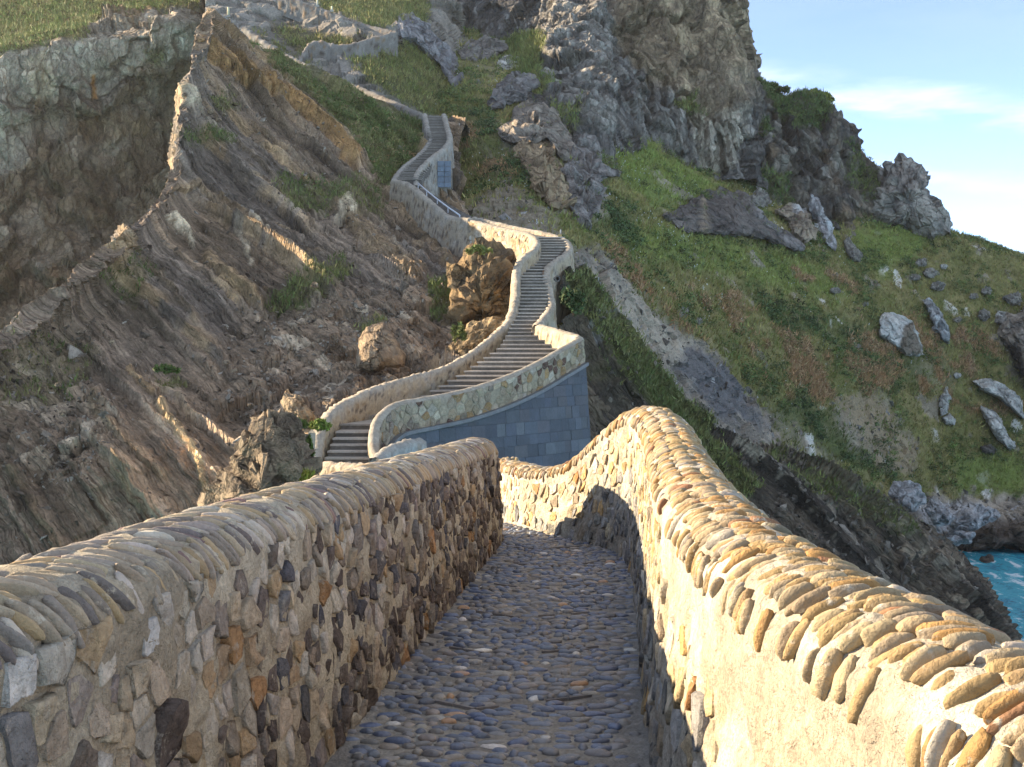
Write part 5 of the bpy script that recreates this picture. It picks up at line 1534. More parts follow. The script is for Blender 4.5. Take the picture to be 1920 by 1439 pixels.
o = boxy('rust_plate', rp - np.array([0, 0, 0.1]), rp + np.array([0, 0, 0.05]), M_PAINT, (0.20, 0.095, 0.04), 'rusty brown plate let into the parapet top of the upper flight', 'plate')
# pale markers up on the terrace
for (x, y0, y1, dd, cw, lab) in ((428, 14, 31, 91.5, (0.5, 0.46, 0.30), 'slim pale marker post on the tip of the brown spur'), (595, -2, 12, 129, (0.45, 0.43, 0.36), 'thin post on the uppermost wall'), (622, 12, 21, 128, (0.6, 0.6, 0.4), 'short white and yellow marker on the uppermost wall')):
    mk = empty('marker_post', P(x, y1, dd)); tag(mk, lab, 'marker post')
    co, f = tube([P(x, y1 + 2, dd), P(x, y0, dd)], 0.09, 8); o = piece('post', co, f, M_PAINT, None, True, mk); o.color = (*cw, 1)
    A = np.array([*P([x - 4, x + 4, x + 4, x - 4], [y1 + 1] * 4, [dd - .2, dd - .2, dd + .2, dd + .2]), *P([x - 3, x + 3, x + 3, x - 3], [y1 - 3] * 4, [dd - .15, dd - .15, dd + .15, dd + .15])])
    o = piece('foot', A, np.array([(3, 2, 1, 0), (4, 5, 6, 7), (0, 1, 5, 4), (1, 2, 6, 5), (2, 3, 7, 6), (3, 0, 4, 7)]), M_PAINT, None, False, mk); o.color = (0.3, 0.28, 0.24, 1)
# bridge deck out of sight behind the near wall
gp = np.stack([np.array([N(-6.6, 18.4, -3.5), N(-6.2, 19.8, -3.5)]), np.array([P(800, 935, 27), P(860, 935, 28.5)]), np.array([P(640, 905, 35), P(720, 905, 35)]), np.array([P(615, 880, 37.8), P(710, 880, 37.8)])])
gp = cr_resample(gp, 30, 0); gp = cr_resample(gp, 6, 1)
top = gp; bot = gp - np.array([0, 0, 1.6])
ringg = np.concatenate([top, bot[:, ::-1], top[:, :1]], 1)
o = piece('bridge', ringg.reshape(-1, 3), grid_faces(30, 13), M_FARWALL, np.tile([0.2, 0.18, 0.15], (30 * 13, 1)))
tag(o, 'stone bridge deck joining the cobbled path to the staircase', None, None, 'structure')
# ------------------------------------------------------------------ boulders and outcrops one can point at
# depth of the ground one sees, in 6 px cells, for bedding rocks into the slopes
_BX, _BY = 350, 240
_Z = np.full((_BY, _BX), 1e9)
for k_ in ('hill', 'crag', 'knoll', 'terrace', 'ledge'):
    a_, b_, d_ = SURF[k_][3], SURF[k_][4], PX(SURF[k_][0])[2]
    i_ = ((b_ + 80) / 6).astype(int); j_ = ((a_ + 80) / 6).astype(int)
    m_ = (i_ >= 0) & (i_ < _BY) & (j_ >= 0) & (j_ < _BX)
    np.minimum.at(_Z, (i_[m_], j_[m_]), d_[m_])
for _ in range(30):
    e_ = _Z > 1e8
    if not e_.any(): break
    p_ = np.pad(_Z, 1, constant_values=1e9)
    nb_ = np.min([p_[1:-1, :-2], p_[1:-1, 2:], p_[:-2, 1:-1], p_[2:, 1:-1]], 0)
    _Z = np.where(e_, nb_, _Z)
for _ in range(2):
    p_ = np.pad(_Z, 1, mode='edge')
    _Z = sum(p_[i:i + _BY, j:j + _BX] for i in range(3) for j in range(3)) / 9
def ground_depth(x, y):
    fx = np.clip((x + 80) / 6 - 0.5, 0, _BX - 2); fy = np.clip((y + 80) / 6 - 0.5, 0, _BY - 2)
    j, i = fx.astype(int), fy.astype(int)
    u, v = fx - j, fy - i
    return _Z[i, j] * (1 - u) * (1 - v) + _Z[i, j + 1] * u * (1 - v) + _Z[i + 1, j] * (1 - u) * v + _Z[i + 1, j + 1] * u * v
def outline_rock(name, poly, d, thick, seed, c0, c1, label, cat='rock', lean=0.4, M=56, facet=0.10, paints=(), group=None, mat=None, bedded=0.0, gain=1.5):
    """A solid rock with the outline it shows, thickness thick in front and behind, leaning back up the slope."""
    poly = np.asarray(poly, float)
    bedded_in = d > 90 and 'pinnacle' not in label and 'shore' not in name and 'sea' not in name and 'ledge' not in name
    pc_ = poly.mean(0)
    if bedded_in: d = float(ground_depth(pc_[:1], pc_[1:])[0])
    ed = np.concatenate([poly, poly[:1]])
    L = np.concatenate([[0], np.cumsum(np.linalg.norm(np.diff(ed, axis=0), axis=1))])
    tt = np.linspace(0, L[-1], M, endpoint=False)
    o = np.stack([np.interp(tt, L, ed[:, 0]), np.interp(tt, L, ed[:, 1])], 1)
    size = math.sqrt(abs(np.sum(ed[:-1, 0] * ed[1:, 1] - ed[1:, 0] * ed[:-1, 1])) / 2) / FPX * d
    o = o + (fbm(np.stack([o[:, 0] / 9, o[:, 1] / 9, o[:, 0] * 0 + seed], 1), 3, seed) * 0.03 * size / d * FPX)[:, None]
    c = o.mean(0)
    fr = [1.0, 0.98, 0.93, 0.86, 0.77, 0.67, 0.56, 0.44, 0.32, 0.20, 0.09]
    rings = []
    for sgn in (1, -1):
        for f in (fr if sgn > 0 else fr[1:]):
            q = c + (o - c) * f
            dep = -sgn * thick * (1 - f ** 2.4) ** 0.62 * (1 if sgn > 0 else 0.9)
            if bedded_in:
                dd = ground_depth(q[:, 0], q[:, 1]) + dep - 0.18 * thick - 0.1
            else:
                dd = d + dep + lean * (c[1] - q[:, 1]) / FPX * d
            rings.append(P(q[:, 0], q[:, 1], dd))
    k = len(fr)
    order = list(range(k))[::-1] + list(range(k, 2 * k - 1))
    g = np.stack([rings[i] for i in order])              # front centre ... rim ... back centre
    g = np.concatenate([g, g[:, :1]], 1)
    px, py, dd_ = PX(g)
    n = grid_normals(g)
    ctr = g.reshape(-1, 3).mean(0)
    n = n * np.sign(((g - ctr) * n).sum(-1).mean())
    dsp, i1, j1, ck = limestone(g, size * 0.42, size * facet, size * 0.16, size * facet * 0.4, seed, 0.8)
    w = np.ones(len(order))[:, None]
    if bedded:
        sb = (g * np.array([0.55, 0.2, 0.75])).sum(-1) / bedded + 0.6 * fbm(g / (bedded * 3), 3, seed + 9)
        fb = sb - np.floor(sb)
        dsp = dsp + 0.45 * bedded * np.where(fb > 0.85, (1 - fb) / 0.15, fb ** 1.4)
    dsp = dsp - dsp.mean(1).mean() * 0
    g2 = g + n * (dsp * w)[..., None]
    g2[:, -1] = g2[:, 0]
    tone = sstep(-0.3, 0.35, fbm(g / (size * 0.25), 4, seed + 5) + 0.6 * (i1 - 0.5) + 0.4 * (j1 - 0.5))
    col = mix(np.array(c0), np.array(c1), tone)
    col = paint(col, px, py, paints)
    col = mix(col, col * 0.55, 0.5 * ck)
    nv, nu = g2.shape[:2]
    f = grid_faces(nv, nu)
    co = np.concatenate([g2.reshape(-1, 3), g2[0].mean(0)[None], g2[-1].mean(0)[None]])
    cc = np.concatenate([col.reshape(-1, 3), col[0].mean(0)[None], col[-1].mean(0)[None]])
    a = nv * nu
    tr = np.array([(a, j + 1, j) for j in range(nu - 1)] + [(a + 1, (nv - 1) * nu + j, (nv - 1) * nu + j + 1) for j in range(nu - 1)])
    ob = piece(name, co, [f, tr], mat or M_BOULDER, np.clip(cc * gain * np.array([1.04, 1.0, 0.90]), 0.004, 0.7), False)
    return tag(ob, label, cat, group)
GR0, GR1 = (0.10, 0.095, 0.09), (0.185, 0.175, 0.165)
TN0, TN1 = (0.13, 0.10, 0.075), (0.22, 0.17, 0.12)
WH0, WH1 = (0.20, 0.20, 0.20), (0.34, 0.34, 0.335)
DK0, DK1 = (0.055, 0.050, 0.050), (0.10, 0.09, 0.085)
R_ = outline_rock
R_('rock_outcrop', [(388,1010),(392,950),(420,905),(448,872),(460,835),(478,800),(495,778),(520,784),(548,800),(566,830),(580,870),(578,930),(560,980),(500,1030),(430,1040)], 31, 2.6, 701, (0.10,0.078,0.058), (0.21,0.165,0.115), 'jagged brown rock outcrop rising just behind the near left wall', lean=0.15, M=120, facet=0.08, bedded=0.5, gain=1.15)
R_('boulder', [(668,690),(672,640),(690,612),(716,604),(742,632),(760,668),(758,688),(720,692),(700,700)], 54.5, 1.3, 703, TN0, TN1, 'flat faced tan boulder lodged in the brown slope left of the stairs', 'boulder', facet=0.04)
R_('boulder', [(528,760),(534,738),(556,740),(580,765),(600,792),(592,806),(556,800)], 45.5, 0.8, 705, (0.17,0.13,0.09), (0.24,0.185,0.125), 'smooth tan slab of rock above the foot of the stairs', 'boulder', facet=0.07)
R_('rock_outcrop', [(876,480),(900,464),(935,462),(968,480),(972,560),(960,605),(920,640),(885,668),(846,690),(838,630),(856,580),(866,520)], 62.0, 1.6, 707, (0.085,0.06,0.036), (0.165,0.118,0.066), 'ochre crumbling rock under the sunlit upper parapet', lean=0.3, M=80, facet=0.14, bedded=0.5)
R_('rock_outcrop', [(850,640),(885,610),(930,596),(958,600),(935,640),(890,672),(850,700),(820,700),(825,670)], 57.0, 1.0, 709, (0.12,0.09,0.055), (0.20,0.15,0.09), 'sunlit earthy bank of rock between the boulder slope and the stairs', lean=0.5, facet=0.08)
R_('boulder', [(914,190),(925,165),(945,145),(975,134),(1008,142),(1014,158),(1000,170),(985,186),(958,192),(935,206),(918,208)], 131, 3.2, 711, (0.085,0.082,0.088), (0.16,0.155,0.16), 'dark rounded overhanging rock uppermost of the pile left of the crag', 'boulder', facet=0.08)
R_('boulder', [(936,246),(950,225),(972,196),(1000,182),(1030,190),(1052,215),(1072,245),(1078,290),(1062,305),(1035,262),(1005,268),(975,272),(955,270)], 122, 3.2, 713, (0.10,0.088,0.08), (0.20,0.175,0.155), 'big grey boulder with a dark overhang above the tan rocks', 'boulder', facet=0.09)
R_('boulder', [(962,285),(980,262),(1010,258),(1042,258),(1046,300),(1060,330),(1072,372),(1060,395),(1030,388),(1005,360),(990,325)], 117, 2.8, 715, (0.14,0.105,0.072), (0.26,0.20,0.135), 'tan undercut boulder beneath the dark overhang', 'boulder', facet=0.12)
R_('rock_outcrop', [(1058,330),(1072,280),(1088,240),(1112,262),(1130,310),(1168,332),(1150,322),(1120,345),(1130,390),(1100,430),(1075,400)], 121, 2.6, 717, DK0, (0.17,0.16,0.16), 'dark ribbed rock foot tapering onto the bright grass', lean=0.5, facet=0.1)
R_('boulder', [(930,110),(950,104),(972,106),(974,126),(955,133),(932,130)], 143, 1.6, 719, GR0, WH1, 'pale cracked boulder on the grassy ledge below the crag', 'boulder')
R_('boulder', [(860,96),(885,78),(915,70),(945,78),(952,92),(920,108),(890,118),(865,112)], 144, 2.4, 721, (0.09,0.085,0.085), (0.16,0.15,0.145), 'low dark rock hump on the ledge left of the pale boulder', 'boulder')
R_('rock_outcrop', [(745,30),(770,24),(800,50),(830,78),(860,110),(865,155),(850,165),(830,130),(800,100),(770,75),(745,60)], 141, 2.2, 723, (0.10,0.10,0.115), (0.20,0.20,0.22), 'bluish grey slanting slab at the edge of the sunlit terrace', lean=0.5)
R_('rock_outcrop', [(1242,407),(1262,392),(1300,374),(1322,360),(1352,352),(1380,362),(1404,362),(1410,385),(1440,408),(1475,438),(1508,470),(1490,470),(1450,456),(1400,444),(1340,440),(1290,436),(1270,428),(1255,412)], 117.5, 3.0, 725, (0.062,0.055,0.054), (0.105,0.092,0.088), 'long dark slab of rock lying across the bright grass', lean=0.7, M=90, facet=0.05, paints=[([(1316,372),(1326,372),(1326,436),(1314,436)], (0.20,0.155,0.11), 3, 4, 0.8), ([(1400,362),(1412,380),(1505,470),(1480,455),(1420,400)], (0.24,0.235,0.25), 3, 6, 0.5)])
R_('boulder', [(1404,372),(1420,354),(1440,356),(1446,380),(1432,390),(1412,386)], 126, 1.2, 727, GR0, GR1, 'small grey boulder standing behind the long dark slab', 'boulder')
R_('rock_outcrop', [(1452,395),(1475,384),(1500,382),(1515,400),(1532,430),(1528,450),(1505,458),(1485,440),(1478,415)], 133, 2.4, 729, (0.11,0.09,0.075), (0.22,0.18,0.14), 'brown knob of rock with a pale cap below the knoll', paints=[([(1485,384),(1505,384),(1512,398),(1490,400)], (0.34,0.34,0.36), 3, 4, 0.8)])
R_('rock_outcrop', [(1520,363),(1530,372),(1544,398),(1562,432),(1570,460),(1566,472),(1552,462),(1540,440),(1528,410),(1520,388)], 136, 1.8, 731, (0.14,0.14,0.15), (0.32,0.33,0.36), 'thin upright bluish slab like a fin below the knoll', lean=0.3)
R_('boulder', [(1582,450),(1592,444),(1602,460),(1616,480),(1612,492),(1598,488),(1586,470)], 139, 1.2, 733, GR0, GR1, 'dark grey boulder at the foot of the knoll beside the dark hollow', 'boulder')
R_('rock_outcrop', [(1650,420),(1640,372),(1648,320),(1658,300),(1672,305),(1688,290),(1700,298),(1722,306),(1732,318),(1748,322),(1744,342),(1728,350),(1742,362),(1762,392),(1776,412),(1785,440),(1760,448),(1700,446)], 156, 5.0, 735, (0.115,0.108,0.105), (0.235,0.215,0.20), 'craggy pinnacle with a beak like top on the skyline', lean=0.15, M=110, facet=0.09)
R_('boulder', [(1648,604),(1652,588),(1672,583),(1690,592),(1712,602),(1722,625),(1733,666),(1700,668),(1684,655),(1665,640),(1650,628)], 127, 2.2, 737, (0.30,0.305,0.31), (0.38,0.38,0.38), 'large white faced boulder on the green slope', 'boulder', facet=0.05, paints=[([(1696,612),(1712,604),(1733,666),(1684,664)], (0.11,0.09,0.07), 3, 5, 0.95)])  # right side painted dark to carry its shade
R_('rock_outcrop', [(1732,566),(1742,556),(1758,575),(1772,600),(1784,636),(1782,648),(1768,642),(1752,620),(1742,590)], 133, 1.6, 739, (0.11,0.115,0.125), (0.25,0.26, 0.28), 'dark bluish slab leaning beside the large white faced boulder', lean=0.4)
R_('rock_outcrop', [(1824,716),(1850,708),(1885,722),(1912,748),(1925,790),(1905,775),(1870,745),(1842,735)], 138, 2.0, 741, WH0, WH1, 'bare white limestone patch uppermost at the right edge of the slope', lean=0.6, facet=0.06)
R_('rock_outcrop', [(1838,762),(1862,770),(1884,800),(1905,838),(1892,846),(1868,820),(1850,792)], 135, 1.8, 743, WH0, WH1, 'second white limestone patch below the first, steeper and narrower', lean=0.6, facet=0.06)
R_('rock_outcrop', [(1762,748),(1776,725),(1782,745),(1776,775),(1764,782)], 132, 1.0, 745, WH0, WH1, 'narrow pale rock strip in the rust coloured grass', lean=0.5)
R_('boulder', [(1766,784),(1780,776),(1792,788),(1790,798),(1774,796)], 130.5, 0.9, 747, WH0, WH1, 'small pale boulder beneath the narrow pale strip', 'boulder')
R_('boulder', [(1838,838),(1856,834),(1870,844),(1864,852),(1844,850)], 133, 0.9, 749, DK0, DK1, 'dark brown stone low on the bright grass above the cove', 'boulder')
r = random.Random(75)
HLAB = ['grey boulder at the left end of the cluster high on the right slope', 'dark grey boulder in the middle of the cluster high on the right slope', 'small pale stone topmost in the cluster high on the right slope', 'low grey boulder at the lower left of the high cluster', 'broad grey boulder at the foot of the high cluster', 'pale stone at the lower right end of the high cluster', 'small grey stone squeezed between two boulders of the high cluster', 'grey boulder left of the broken buttress, upper one of a close pair', 'small pale stone touching the grey boulder beside the broken buttress', 'lone grey boulder in grass between the high cluster and the buttress', 'large grey boulder against the left foot of the broken buttress', 'small grey boulder below the leaning bluish slab', 'pale stone tucked under the broken buttress', 'tiny pale stone near the skyline on the far right', 'small grey stone upper of two stacked on the open mid slope', 'grey boulder lower of two stacked on the open mid slope', 'rounded grey boulder on the crest above the large white faced boulder', 'small pale stone right of the rounded boulder on that crest', 'dark grey rock sticking out of the rust bracken above the grey scree', 'second dark rock just downhill of the one above the grey scree', 'tiny pale stone in green heath left of the large white faced boulder', 'flat grey stone in heath below left of the large white faced boulder', 'pale stone in grass above the narrow pale rock strip', 'big grey block on the buttress beside the dark cleft', 'grey block on top of the broken buttress', 'grey block hanging over the dark cleft of the buttress']
for k, (x, y, s, d, cc) in enumerate([(1728,492,16,144,0), (1745,512,20,143,0), (1770,500,10,146,1), (1716,520,14,142,0), (1760,536,18,141,0), (1786,545,13,143,1), (1735,545,10,141,0), (1850,545,14,147,0), (1868,540,9,148,1), (1826,556,12,145,0), (1845,590,18,144,0), (1795,600,12,140,0), (1876,590,14,146,1), (1880,512,8,152,1),
      (1566,516,8,132,0), (1568,545,14,131,0), (1622,570,10,133,0), (1640,576,7,134,1), (1282,585,18,103,0), (1310,602,13,104,0), (1555,600,7,128,1), (1608,650,9,126,0), (1795,705,11,134,1), (1880,600,22,146,0), (1900,560,24,148,0), (1905,640,26,144,0)]):
    if k in (5, 6, 8, 13, 17, 20): continue
    n_ = 11
    s = s * 0.78
    pg = [(x + s * (0.75 + 0.35 * r.random()) * math.cos(2 * math.pi * i / n_ + 0.4), y + s * 0.72 * (0.7 + 0.4 * r.random()) * math.sin(2 * math.pi * i / n_ + 0.4)) for i in range(n_)]
    R_('boulder', pg, d, s / FPX * d * 0.7, 760 + k, GR0 if cc == 0 else WH0, GR1 if cc == 0 else WH1, HLAB[k], 'boulder', M=32, group='grey boulders scattered on the right hillside', facet=0.12)
# shore rocks of the cove
for k, (pg, d, lab) in enumerate([
    ([(1665,925),(1675,902),(1700,900),(1725,912),(1738,945),(1710,960),(1680,950)], 92, 'rounded grey block at the top of the dark beds, near the cove'),
    ([(1735,955),(1745,935),(1765,950),(1790,968),(1780,985),(1750,985)], 119, 'bluish boulder at the left end of the cove shore'),
    ([(1780,985),(1800,955),(1840,948),(1868,955),(1878,968),(1850,985),(1820,1000)], 121, 'long bluish flat rock along the cove shore'),
    ([(1760,1010),(1790,995),(1830,1000),(1820,1018),(1780,1024)], 119, 'low bluish rock nearest the water of the cove'),
    ]):
    R_('shore_rock', pg, d, 1.4, 800 + k, (0.15,0.152,0.165), (0.27,0.275,0.30), lab, lean=0.6, M=44)
R_('sea_rock', [(1832,1066),(1840,1046),(1856,1040),(1870,1052),(1868,1068),(1850,1078)], 118, 1.4, 810, (0.045,0.035,0.03), (0.08,0.062,0.05), 'dark brown rock standing in the turquoise water', lean=0.2, M=40)
R_('rock_ledge', [(1790,1040),(1800,1010),(1850,990),(1925,985),(1985,990),(1985,1030),(1925,1032),(1880,1024),(1840,1030)], 124, 2.6, 812, (0.05,0.040,0.034), (0.085,0.066,0.052), 'dark brown wet ledge at the back of the cove', lean=0.3, M=60)
R_('rock_outcrop', [(1885,640),(1882,610),(1900,585),(1935,560),(1990,560),(1990,760),(1940,740),(1915,715),(1900,690)], 143.5, 3.0, 814, (0.10,0.088,0.08), (0.22,0.19,0.165), 'broken rock buttress at the right edge with a dark cleft', lean=0.3, M=70, paints=[([(1884,640),(1905,640),(1925,700),(1925,745),(1900,700)], (0.02,0.018,0.017), 4, 5, 0.95)])  # shade of the cleft is painted on, not hollowed out
# blocks on the ridge of the spur and on the scree
blk = []
r = random.Random(77)
BLAB = ['pale block perched highest on the sunlit edge of the spur', "small block just left of it on the spur's sunlit edge", 'small block below the perched one on the spur edge', 'brown block on the grassy ledge near the spur edge', 'block resting right on the small grassy ledge of the spur', 'smallest block beside the grassy ledge of the spur', 'round cream stone low on the left of the brown slope', 'larger cream stone below the round one, low on the left', 'small pale stone above the two tan ribs', 'pale stone high on the left scree', 'brown block near the crest on the far left', 'brown block above the bare gully in the middle of the slope', 'small block right of the one above the bare gully', 'flat block beside the green patch in the middle of the slope', 'small block just above the jagged outcrop', 'pale block left of the flat faced tan boulder', 'small pale block uphill of the flat faced tan boulder', 'pale block in the scree midway between gully and stairs']
for k, (x, y, s, d) in enumerate([(352,190,9,78), (345,178,6,77.5), (362,205,6,79), (395,210,7,80), (410,225,6,80.5), (420,215,5,80.5), (108,722,6,47.5), (118,776,7,46), (262,660,5,53), (210,640,6,53), (150,625,7,53), (425,680,7,53), (440,695,5,52), (590,535,8,60), (470,760,6,47.5), (610,680,6,54), (600,640,6,55.5), (545,655,6,54)]):
    n_ = 10
    pg = [(x + s * (0.75 + 0.4 * r.random()) * math.cos(2 * math.pi * i / n_ + 0.2), y + s * 0.7 * (0.7 + 0.45 * r.random()) * math.sin(2 * math.pi * i / n_ + 0.2)) for i in range(n_)]
    R_('boulder', pg, d, s / FPX * d * 0.8, 830 + k, TN0, (0.27,0.22,0.165), BLAB[k], 'boulder', M=24, group='loose blocks on the brown slope', facet=0.14)
# ------------------------------------------------------------------ grass, heath and shrubs
def scatter(name, weight, n, seed, extra=None):
    g, nrm, mask, px, py, dd = SURF[name]
    rg = np.random.default_rng(seed)
    a = np.linalg.norm(np.cross(g[:-1, 1:] - g[:-1, :-1], g[1:, :-1] - g[:-1, :-1]), axis=-1)
    vis = (px[:-1, :-1] > -60) & (px[:-1, :-1] < 1990) & (py[:-1, :-1] > -60) & (py[:-1, :-1] < 1100)
    w = (a * weight[:-1, :-1] * vis).ravel()
    w = np.maximum(w, 0)
    idx = rg.choice(len(w), n, p=w / w.sum())
    i, j = np.divmod(idx, g.shape[1] - 1)
    u, v = rg.random(n)[:, None], rg.random(n)[:, None]
    def bl(A):
        A = A if A.ndim == 3 else A[..., None]
        return A[i, j] * (1 - u) * (1 - v) + A[i, j + 1] * u * (1 - v) + A[i + 1, j] * (1 - u) * v + A[i + 1, j + 1] * u * v
    pos = bl(g)
    return pos, bl(nrm), [bl(e)[:, 0] for e in (extra or [])], rg
def blades(pos, nrm, col, rg, k, h, w, spread, name, label, jit=0.25):
    """k thin triangles per plant."""
    n = len(pos)
    N_ = n * k
    base = np.repeat(pos, k, 0); up = np.repeat(nrm * 0.45 + np.array([0, 0, 0.75]), k, 0)
    up += rg.normal(0, 0.42, (N_, 3)); up /= np.linalg.norm(up, axis=1, keepdims=True)
    hh = np.repeat(h * rg.uniform(0.55, 1.35, n), k)[:, None] * rg.uniform(0.7, 1.2, (N_, 1))
    side = np.cross(up, rg.normal(0, 1, (N_, 3))); side /= np.linalg.norm(side, axis=1, keepdims=True) + 1e-9
    b = base + rg.normal(0, 1, (N_, 3)) * spread * hh
    b = b - up * 0.12 * hh
    ww = w * rg.uniform(0.6, 1.3, (N_, 1))
    co = np.stack([b - side * ww, b + side * ww, b + up * hh], 1).reshape(-1, 3)
    c = np.repeat(col, k, 0) * rg.uniform(1 - jit, 1 + jit, (N_, 1))
    o = piece(name, co, np.arange(N_ * 3).reshape(-1, 3), M_LEAF, np.repeat(np.clip(c, 0.004, 0.6), 3, 0), False)
    return tag(o, label, None, None, 'stuff')
def domes(pos, nrm, col, rg, k, rad, leaf, name, label, flat=0.7):
    """k leaf faces scattered through a low dome per plant."""
    n = len(pos)
    R = np.repeat(rad * rg.uniform(0.55, 1.4, n), k)[:, None]
    d = rg.normal(0, 1, (n * k, 3)); d /= np.linalg.norm(d, axis=1, keepdims=True)
    d[:, 2] = np.abs(d[:, 2]) * flat
    rr = rg.random((n * k, 1)) ** 0.4
    c0 = np.repeat(pos, k, 0) + d * R * rr
    a = rg.normal(0, 1, (n * k, 3)); a /= np.linalg.norm(a, axis=1, keepdims=True)
    b = np.cross(a, d + 0.4 * rg.normal(0, 1, (n * k, 3))); b /= np.linalg.norm(b, axis=1, keepdims=True) + 1e-9
    l = leaf * rg.uniform(0.6, 1.4, (n * k, 1))
    co = np.stack([c0 - a * l, c0 + b * l * 0.8, c0 + a * l], 1).reshape(-1, 3)
    c = np.repeat(col, k, 0) * rg.uniform(0.72, 1.3, (n * k, 1))
    o = piece(name, co, np.arange(n * k * 3).reshape(-1, 3), M_LEAF, np.repeat(np.clip(c, 0.004, 0.6), 3, 0), False)
    return tag(o, label, None, None, 'stuff')
def speckle(col, rg, s=0.18):
    return col * (1 + rg.normal(0, s, (len(col), 1))) * (1 + rg.normal(0, 0.06, (len(col), 3)))

G = 1.9
H = HILL
px_h, py_h = SURF['hill'][3], SURF['hill'][4]
pos, nrm, (ru, br, dk), rg = scatter('hill', H['green'] * (1 - 0.5 * H['rust']), 52000, 901, [H['rust'], H['bright'], H['dark']])
c = mix(np.array([0.092, 0.092, 0.026]), np.array([0.140, 0.124, 0.044]), sstep(-0.3, 0.3, fbm(pos / 4.0, 3, 903)))
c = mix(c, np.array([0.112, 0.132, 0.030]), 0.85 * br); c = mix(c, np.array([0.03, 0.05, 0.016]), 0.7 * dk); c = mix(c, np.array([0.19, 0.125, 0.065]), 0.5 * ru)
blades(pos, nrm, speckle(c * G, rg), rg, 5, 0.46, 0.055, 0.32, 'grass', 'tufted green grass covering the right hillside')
pos, nrm, _, rg = scatter('hill', H['rust'] * H['green'], 9000, 905)
blades(pos, nrm, speckle(np.tile([0.20, 0.125, 0.062], (len(pos), 1)) * G, rg), rg, 7, 0.45, 0.05, 0.40, 'dry_bracken', 'rust brown dry bracken streaking the right hillside')
wgt = H['green'] * (0.25 + H['dark'] * 1.2 + 0.5 * (1 - H['bright'])) * sstep(-0.1, 0.35, fbm(SURF['hill'][0] / 5.5, 4, 907))
pos, nrm, (dk, br), rg = scatter('hill', wgt, 8000, 909, [H['dark'], H['bright']])
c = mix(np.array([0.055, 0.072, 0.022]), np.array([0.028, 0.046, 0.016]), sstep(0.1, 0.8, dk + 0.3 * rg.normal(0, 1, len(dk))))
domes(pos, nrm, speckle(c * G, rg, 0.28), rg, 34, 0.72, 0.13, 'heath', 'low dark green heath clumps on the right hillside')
pos, nrm, _, rg = scatter('hill', H['rust'] ** 1.5 * H['green'] * sstep(-0.1, 0.3, fbm(SURF['hill'][0] / 4, 3, 910)), 1800, 912)
domes(pos, nrm, speckle(np.tile([0.17, 0.115, 0.06], (len(pos), 1)) * G, rg, 0.25), rg, 26, 0.6, 0.11, 'dry_bracken', 'low rust brown bracken clumps on the right hillside')
wgt = H['green'] * sstep(0.1, 0.4, fbm(SURF['hill'][0] / 7, 3, 911)) * sstep(1800, 1300, px_h)
pos, nrm, _, rg = scatter('hill', wgt, 1500, 913)
blades(pos + np.array([0, 0, 0.3]), nrm, np.tile([0.55, 0.56, 0.52], (len(pos), 1)), rg, 2, 0.12, 0.06, 0.8, 'white_flowers', 'tiny white flowers dotting the green hillside')

for nm, n_, hh, c0, c1, lab, sd in (
    ('cliff', 9000, 0.5, (0.10, 0.115, 0.035), (0.135, 0.13, 0.05), 'pale green turf on top of the sea cliff', 921),
    ('terrace', 12000, 0.42, (0.085, 0.09, 0.028), (0.13, 0.12, 0.045), 'yellow green turf on the upper terraces', 923),
    ('crag', 7000, 0.5, (0.065, 0.08, 0.022), (0.105, 0.11, 0.035), 'grass on the ledges of the crag', 927),
    ('knoll', 6000, 0.5, (0.04, 0.062, 0.018), (0.075, 0.09, 0.028), 'green scrub clinging to the knoll', 929),
    ('ledge', 9000, 0.30, (0.06, 0.068, 0.022), (0.095, 0.098, 0.034), 'olive grass bands between the dark rock beds', 931)):
    pos, nrm, _, rg = scatter(nm, SURF[nm][2] ** 1.5, n_, sd)
    c = mix(np.array(c0), np.array(c1), sstep(-0.3, 0.3, fbm(pos / 3.5, 3, sd + 1)))
    blades(pos, nrm, speckle(c * G, rg), rg, 5, hh, 0.05, 0.35, 'grass', lab)
pos, nrm, _, rg = scatter('spur', SURF['spur'][2] ** 1.5, 14000, 941)
c = mix(np.array([0.062, 0.078, 0.024]), np.array([0.11, 0.105, 0.04]), sstep(-0.3, 0.3, fbm(pos / 3, 3, 943)))
blades(pos, nrm, speckle(c * G, rg), rg, 5, 0.30, 0.032, 0.35, 'grass', 'grass on the shoulder and ledges of the brown spur')
pos, nrm, _, rg = scatter('knoll', SURF['knoll'][2] ** 1.5 * sstep(-0.05, 0.25, fbm(SURF['knoll'][0] / 3.5, 3, 944)), 420, 945)
domes(pos, nrm, speckle(np.tile([0.048, 0.066, 0.022], (len(pos), 1)) * G, rg, 0.3), rg, 36, 0.6, 0.14, 'ivy', 'dark ivy and scrub massed on the knoll')
pos, nrm, _, rg = scatter('spur', SURF['spur'][2] ** 2 * (SURF['spur'][4] < 330), 1200, 947)
domes(pos, nrm, speckle(mix(np.array([0.06, 0.075, 0.024]), np.array([0.15, 0.095, 0.05]), rg.random(len(pos)) ** 3) * G, rg, 0.25), rg, 26, 0.45, 0.09, 'heath', 'low clumps on the grassy shoulder of the spur')

